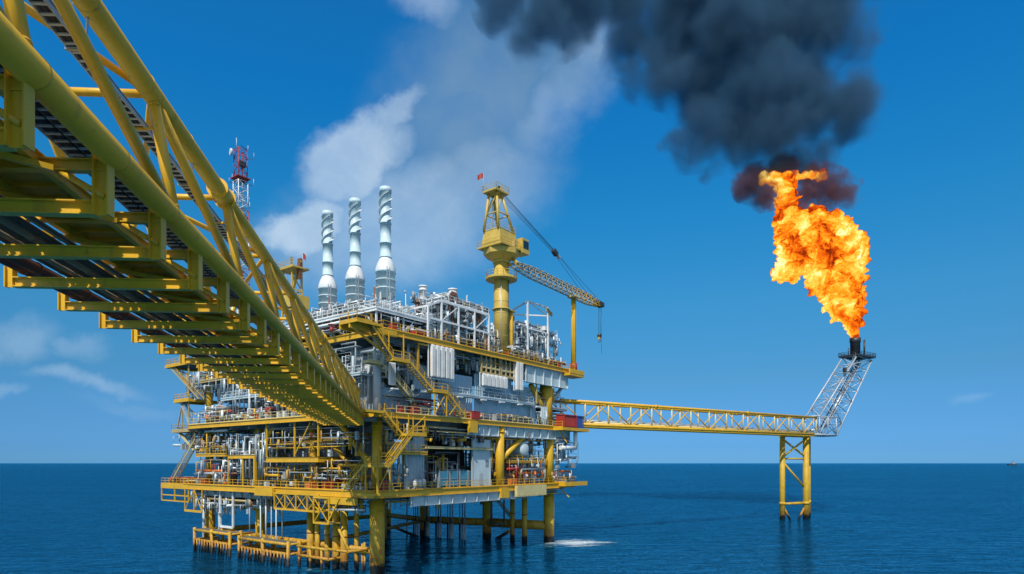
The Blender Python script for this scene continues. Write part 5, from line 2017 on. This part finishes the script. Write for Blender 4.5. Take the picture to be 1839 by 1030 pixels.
for k in range(N_ + 1):
    mb = MB()
    for j in range(4):
        mb.tube(levels[k][j], levels[k][(j + 1) % 4], .12, 'galv', 8)
        if k < N_:
            if (k + j) % 2:
                mb.tube(levels[k][j], levels[k + 1][(j + 1) % 4], .11, 'galv', 8)
            else:
                mb.tube(levels[k][(j + 1) % 4], levels[k + 1][j], .11, 'galv', 8)
    T.part('bracing', mb)
mb = MB()
q = [fb(FL - 1, -HWD, 24.1), fb(A1, -HWD, 24.1), fb(A1, HWD, 24.1), fb(FL - 1, HWD, 24.1)]
q2 = [fb(FL - 1, -HWD, 29.3), fb(A1 + 2, -HWD, 29.3), fb(A1 + 2, HWD, 29.3), fb(FL - 1, HWD, 29.3)]
for j in range(4):
    mb.tube(q[j], q[(j + 1) % 4], .24, 'galv', 10)
    mb.tube(q2[j], q2[(j + 1) % 4], .15, 'galv', 10)
for s_ in (-HWD, HWD):
    for t in (0.8, 5.0, 9.3):
        mb.tube(fb(FL + t, s_, 24.1), fb(FL + t, s_, 29.3), .15, 'galv', 8)
    mb.tube(fb(FL + .8, s_, 24.1), fb(FL + 5, s_, 29.3), .12, 'galv', 8)
    mb.tube(fb(FL + 9.3, s_, 24.1), fb(FL + 5, s_, 29.3), .12, 'galv', 8)
mb.bar(fb(FL - 1, 0, 23.8), fb(A1, 0, 23.8), 4.2, .15, 'grey')
T.part('base_frame', mb)
for s_, r, m in ((.4, .38, 'steel'), (-.6, .14, 'soot'), (-1.0, .1, 'galv'), (1.2, .12, 'galv')):
    mb = MB()
    mb.pipe([fb(FL - 1, s_, 25.2), fb(FL + 6, s_, 26.4), fb(FL + 24.6, s_, 46.5), fb(FL + 25.6, s_, 48.4)], r, m, 12)
    T.part('riser_pipe', mb)
mb = MB()
up_ = fb(0, HWD + .1, 0) - fb(0, 0, 0)
g_ = (levels[-1][3] - levels[0][3])
for h_ in (0, .9, 1.8):
    mb.bar(levels[0][3] + Vector((0, 0, h_)), levels[-1][3] + Vector((0, 0, h_ * .4)), .07, .07, 'mid_grey')
for k in range(24):
    c = levels[0][3] + g_ * (k / 24)
    mb.bar(c, c + Vector((0, 0, 1.7)), .06, .06, 'mid_grey')
c = levels[0][3] + g_ * .66
mb.box(c.x - 1.0, c.x + .8, c.y - 1.6, c.y, c.z + .9, c.z + 1.0, 'soot')
mb.box(c.x - .9, c.x - .2, c.y - 1.4, c.y - .5, c.z + 1.0, c.z + 2.2, 'soot')
T.part('access_stair', mb)
mb = MB()
P4 = [fb(A2 - .8, -3.0, TOPZ), fb(A3 + .8, -3.0, TOPZ), fb(A3 + .8, 3.0, TOPZ), fb(A2 - .8, 3.0, TOPZ)]
vs = [tuple(p) for p in P4] + [tuple(p + Vector((0, 0, .4))) for p in P4]
mb.add(vs, [(0, 3, 2, 1), (4, 5, 6, 7), (0, 1, 5, 4), (1, 2, 6, 5), (2, 3, 7, 6), (3, 0, 4, 7)], 'soot')
q = [tuple(p + Vector((0, 0, .4))) for p in P4]
mb.rail(q + [q[0]], 'soot', h=1.0, step=1.5, r=.05)
T.part('burner_platform', mb)
bc = fb(FL + 23.6, 0, 0)
TZ = TOPZ + .4
mb = MB()
mb.lathe((bc.x, bc.y), [(1.15, TZ), (1.4, TZ + .1), (1.4, TZ + 4.2), (1.55, TZ + 4.3), (1.55, TZ + 5.6), (1.3, TZ + 5.6), (1.2, TZ + 4), (0, TZ + 4)], 'soot', 22)
T.part('burner_tip', mb)
for t, s_, h, r in ((26.6, 1.2, TZ + 5.2, .26), (22, -1.2, TZ + 2.6, .12), (25.5, -1.4, TZ + 3.4, .12), (28.4, 0, TZ + 1.6, .14)):
    mb = MB()
    p = fb(FL + t, s_, TZ)
    mb.tube(p, Vector((p.x, p.y, h)), r, 'soot', 8)
    T.part('pilot_pipe', mb)


# ------------------------------------------------------------------ flame
FY = bc.y


def px2w(px, py, dy=0.0, Y=None):
    """a place in the plume's own vertical sheet, dy metres behind or in front of it"""
    Y = FY if Y is None else Y
    X, Z = (px - CX) / FPX * Y, EYE + (HY - py) / FPX * Y
    k = (Y + dy) / Y
    return Vector((X * k, Y + dy, EYE + (Z - EYE) * k))


K = .3495
cr = lambda x, y: (1280 + K * x, 280 + K * y)
FL_B = [(728, 925, 22), (722, 893, 34), (714, 862, 42), (735, 850, 38), (700, 830, 46), (655, 830, 24), (628, 838, 20), (735, 805, 48), (690, 790, 60), (640, 790, 42), (600, 770, 38), (735, 745, 52), (670, 725, 75),
        (600, 710, 50), (745, 690, 42), (690, 660, 70), (620, 650, 70), (560, 660, 62), (510, 655, 42), (525, 690, 30), (740, 630, 45), (720, 590, 58), (650, 590, 70), (570, 600, 66), (510, 605, 40),
        (770, 535, 34), (755, 500, 52), (700, 500, 70), (620, 520, 75), (540, 520, 70), (470, 540, 62), (400, 560, 60), (360, 590, 52), (335, 605, 40), (410, 610, 45), (350, 630, 20), (390, 520, 60), (370, 480, 52),
        (740, 440, 50), (690, 420, 66), (620, 410, 80), (540, 420, 82), (460, 430, 80), (390, 430, 66), (350, 440, 40), (380, 370, 62), (450, 370, 70), (520, 350, 66), (600, 350, 66), (670, 355, 52), (690, 380, 46),
        (360, 320, 44), (410, 320, 56), (440, 300, 40), (520, 295, 44), (510, 275, 26), (550, 280, 30), (590, 320, 42), (370, 260, 50), (400, 235, 42), (350, 225, 36), (380, 190, 46), (410, 165, 28), (350, 160, 44),
        (330, 120, 36), (300, 115, 32), (262, 105, 28), (255, 130, 20), (380, 110, 34), (420, 100, 26), (405, 140, 36), (450, 105, 18), (490, 105, 14), (530, 98, 24), (565, 90, 26), (578, 108, 20), (545, 110, 18), (510, 102, 20), (470, 104, 20), (260, 85, 14), (430, 80, 12)]
rf = random.Random(3)
fb_pts = []
mbf = MB()
for x, y, r in FL_B:
    p = px2w(*cr(x, y), rf.uniform(-.35, .35) * min(r * K * .17, 6) - (2.0 if r > 55 else 0))
    R_ = r * K * FY / FPX
    fb_pts.append((p, R_))
    o = len(mbf.v)
    mbf.ball(tuple(p), R_ * .95, 'soot', 12, 8)
me = bpy.data.meshes.new('flame')
me.from_pydata(mbf.v, [], mbf.f)
tmp = bpy.data.objects.new('flame', me)
C.objects.link(tmp)
rm = tmp.modifiers.new('r', 'REMESH')
rm.mode = 'VOXEL'
rm.voxel_size = 0.24
sm_ = tmp.modifiers.new('s', 'SMOOTH')
sm_.factor, sm_.iterations = 0.5, 3
dg = bpy.context.evaluated_depsgraph_get()
me2 = bpy.data.meshes.new_from_object(tmp.evaluated_get(dg))
bpy.data.objects.remove(tmp)
nv = len(me2.vertices)
nrm_ = [v.normal.copy() for v in me2.vertices]
heat = [0.0] * nv
cols = []
for i, v in enumerate(me2.vertices):
    p = v.co
    q = Vector((p.x * .20, p.y * .20, p.z * .26))
    w1_ = mnoise.noise_vector(q * 1.3) * 1.5
    q2 = Vector((p.x * .30, p.y * .30, p.z * .36)) + w1_ * .55
    b1 = abs(mnoise.noise(q2))                       # billow: creases at zero
    b2 = abs(mnoise.noise(q2 * 2.1 + Vector((7, 3, 1)))) * .8
    b3 = abs(mnoise.noise(q2 * 4.7 + Vector((1, 9, 4))))
    h = b1 * 1.0 + b2 * .5 + b3 * .3
    z01 = (p.z - 52) / 56.0
    am = 1.25 * min(1, .35 + z01 * 3)
    v.co = p + nrm_[i] * (h - .42) * am * 2.0 * (1 - .62 * min(1, max(0, (p.z - 98) / 8)))
    heat[i] = h
order = sorted(range(nv), key=heat.__getitem__)
for k_, i in enumerate(order):
    heat[i] = k_ / nv
at = me2.attributes.new('heat', 'FLOAT', 'POINT')
at.data.foreach_set('value', heat)
me2.polygons.foreach_set('use_smooth', [True] * len(me2.polygons))
m, N, out = mat_new('flame')
pos = N.node('ShaderNodeNewGeometry').outputs['Position']
px_, py_, pz_ = N.xyz(pos)
ha = N.node('ShaderNodeAttribute')
ha.attribute_name = 'heat'
n1 = N.noise(pos, .12, 2.0, .5, .8)
n2 = N.noise(pos, .36, 4.0, .52, 1.8)
t = N.math('MULTIPLY_ADD', ha.outputs['Fac'], .62, N.math('MULTIPLY_ADD', n2, .75, N.math('MULTIPLY', n1, 1.5)))
lw = N.node('ShaderNodeLayerWeight')
lw.inputs['Blend'].default_value = .5
t = N.math('MULTIPLY_ADD', N.rng(lw.outputs['Facing'], .35, 1.0), -.28, t)
t = N.math('MULTIPLY_ADD', N.rng(pz_, 86, 112), -.22, t)
ramp = N.node('ShaderNodeValToRGB')
el = ramp.color_ramp.elements
el[0].position, el[0].color = 0.0, (.10, .012, .003, 1)
el[1].position, el[1].color = 1.0, (1.0, .92, .50, 1)
for pz, c in ((.16, (.34, .03, .002, 1)), (.34, (.80, .12, .004, 1)), (.52, (1.0, .32, .012, 1)), (.72, (1.0, .58, .07, 1)), (.87, (1.0, .80, .25, 1))):
    e = el.new(pz)
    e.color = c
N.l.new(N.rng(t, .66, 1.50), ramp.inputs[0])
em = N.node('ShaderNodeEmission')
N.l.new(ramp.outputs[0], em.inputs['Color'])
em.inputs['Strength'].default_value = 1.3
tp = N.node('ShaderNodeBsdfTransparent')
ms_ = N.node('ShaderNodeMixShader')
N.put(ms_.inputs[0], N.rng(lw.outputs['Facing'], .72, .99, 0, .9))
N.l.new(em.outputs[0], ms_.inputs[1])
N.l.new(tp.outputs[0], ms_.inputs[2])
N.l.new(ms_.outputs[0], out.inputs['Surface'])
me2.materials.clear()
me2.materials.append(m)
fo = bpy.data.objects.new('flare_flame', me2)
C.objects.link(fo)
tag(fo, 'huge billowing orange and yellow flame burning above the flare tip', 'flame')


# ------------------------------------------------------------------ smoke
def smoke(name, label, pts, dens, scat, dist_amp, dist_scale, k_noise, erode, step, e0=.05, e1=.42, yoff=0.0, aniso=0.2):
    """pts: (px, py, radius px, depth offset m, weight)"""
    m, N, out = mat_new(name)
    pos = N.node('ShaderNodeNewGeometry').outputs['Position']
    nv_ = N.noise(pos, dist_scale, 3.0, .55, out=1)
    wp = N.vmath('ADD', pos, N.scale(N.vmath('SUBTRACT', nv_, (.5, .5, .5)), dist_amp))
    S = None
    geo_ = MB()
    for x, y, r, dy, w in pts:
        p = px2w(x, y, dy + yoff)
        R_ = r * p.y / FPX
        d = N.vmath('DISTANCE', wp, tuple(p), out=1)
        f = N.math('MULTIPLY_ADD', d, -w / R_, w)
        S = f if S is None else N.math('SMOOTH_MAX', S, f, .16)
        geo_.ball(tuple(p), R_ * 1.12, 'soot', 12, 8)
    nz = N.noise(pos, k_noise, 7.0, .62, .6)
    e = N.math('MULTIPLY_ADD', N.math('SUBTRACT', nz, .5), erode, S)
    D = N.math('MULTIPLY', N.rng(e, e0, e1, 0, 1, True), dens)
    pv = N.node('ShaderNodeVolumePrincipled')
    pv.inputs['Color'].default_value = scat + (1,)
    pv.inputs['Anisotropy'].default_value = aniso
    N.l.new(D, pv.inputs['Density'])
    N.l.new(pv.outputs[0], out.inputs['Volume'])
    m.cycles.volume_step_rate = step
    me = bpy.data.meshes.new(name)
    me.from_pydata(geo_.v, [], geo_.f)
    o = bpy.data.objects.new(name, me)
    C.objects.link(o)
    r_ = o.modifiers.new('r', 'REMESH')
    r_.mode = 'VOXEL'
    r_.voxel_size = 1.6
    dg = bpy.context.evaluated_depsgraph_get()
    me3 = bpy.data.meshes.new_from_object(o.evaluated_get(dg))
    o.modifiers.clear()
    me3.materials.clear()
    me3.materials.append(m)
    o.data = me3
    tag(o, label, 'smoke')
    return o


SM = [(1235, 262, 46, 0, 1), (1270, 225, 66, 0, 1), (1210, 250, 32, -2, 1), (1330, 215, 80, 3, 1), (1395, 230, 76, -3, 1), (1455, 200, 82, 2, 1), (1515, 190, 66, -2, 1), (1545, 165, 50, 0, 1), (1520, 235, 44, 0, .9), (1290, 290, 30, 0, .7), (1272, 315, 18, 0, .6),
      (1440, 150, 80, 4, 1), (1360, 140, 90, -4, 1), (1270, 140, 84, 3, 1), (1200, 120, 66, -3, 1), (1145, 140, 42, 0, .9), (1130, 80, 66, 4, 1), (1215, 50, 84, 0, 1), (1310, 50, 96, -5, 1), (1400, 50, 96, 3, 1), (1480, 40, 80, 0, .95), (1530, 60, 60, 0, .5),
      (1350, -20, 110, 4, 1), (1230, -30, 100, -4, 1), (1480, -30, 90, 0, .8), (1120, 0, 80, 0, .95), (1040, 0, 74, 3, 1), (970, 30, 62, -3, 1), (945, 75, 42, 0, .9), (1010, 60, 44, 0, .7), (905, 0, 60, 0, .9), (880, -30, 50, 0, .6), (1000, -40, 90, 0, 1),
      (1400, 292, 40, 0, 1), (1440, 288, 36, 0, .9), (1350, 270, 50, 0, .9), (1480, 275, 40, 0, .7), (1425, 306, 26, 1, 1.3), (1385, 300, 22, 1, 1.2), (1460, 302, 20, 1, 1.1)]
smoke('smoke_plume', 'thick black smoke plume drifting up and away over the flame', SM, .30, (.10, .23, .38), 14.0, .06, .10, 1.45, 1.0, e0=0.0, e1=.80)
SM2 = [(1345, 330, 32, 0, 1), (1335, 345, 20, 0, 1), (1375, 350, 30, 0, .7), (1370, 312, 24, 0, .8), (1450, 345, 24, 1, .8), (1440, 370, 18, 1, .7), (1490, 340, 38, 1, .5), (1465, 315, 30, 1, .9), (1520, 345, 30, 1, .35), (1410, 300, 30, 1.5, .9)]
smoke('smoke_wisp', 'dark reddish smoke wisps curling at either side of the flame top', SM2, .5, (.26, .16, .20), 7.0, .22, .3, 1.35, 1.0, e0=-.1, e1=.5)

# ------------------------------------------------------------------ a far-off ship on the horizon
T = Thing('distant_ship', 'tiny dark supply ship far away on the horizon', 'ship', (4000, 5000, 0), frame='world')
mb = MB()
mb.add([(3970, 5000, 0), (4030, 5000, 0), (4040, 5000, 9), (3965, 5000, 8), (3970, 5014, 0), (4030, 5014, 0), (4040, 5014, 9), (3965, 5014, 8)], [(0, 1, 2, 3), (7, 6, 5, 4), (0, 4, 5, 1), (1, 5, 6, 2), (2, 6, 7, 3), (3, 7, 4, 0)], 'dark')
T.part('hull', mb)
mb = MB()
mb.box(4000, 4022, 5002, 5012, 8.5, 20, 'mid_grey')
mb.box(4005, 4016, 5004, 5010, 20, 25, 'mid_grey')
mb.box(4010, 4012, 5006, 5008, 25, 34, 'dark')
T.part('bridge_house', mb)
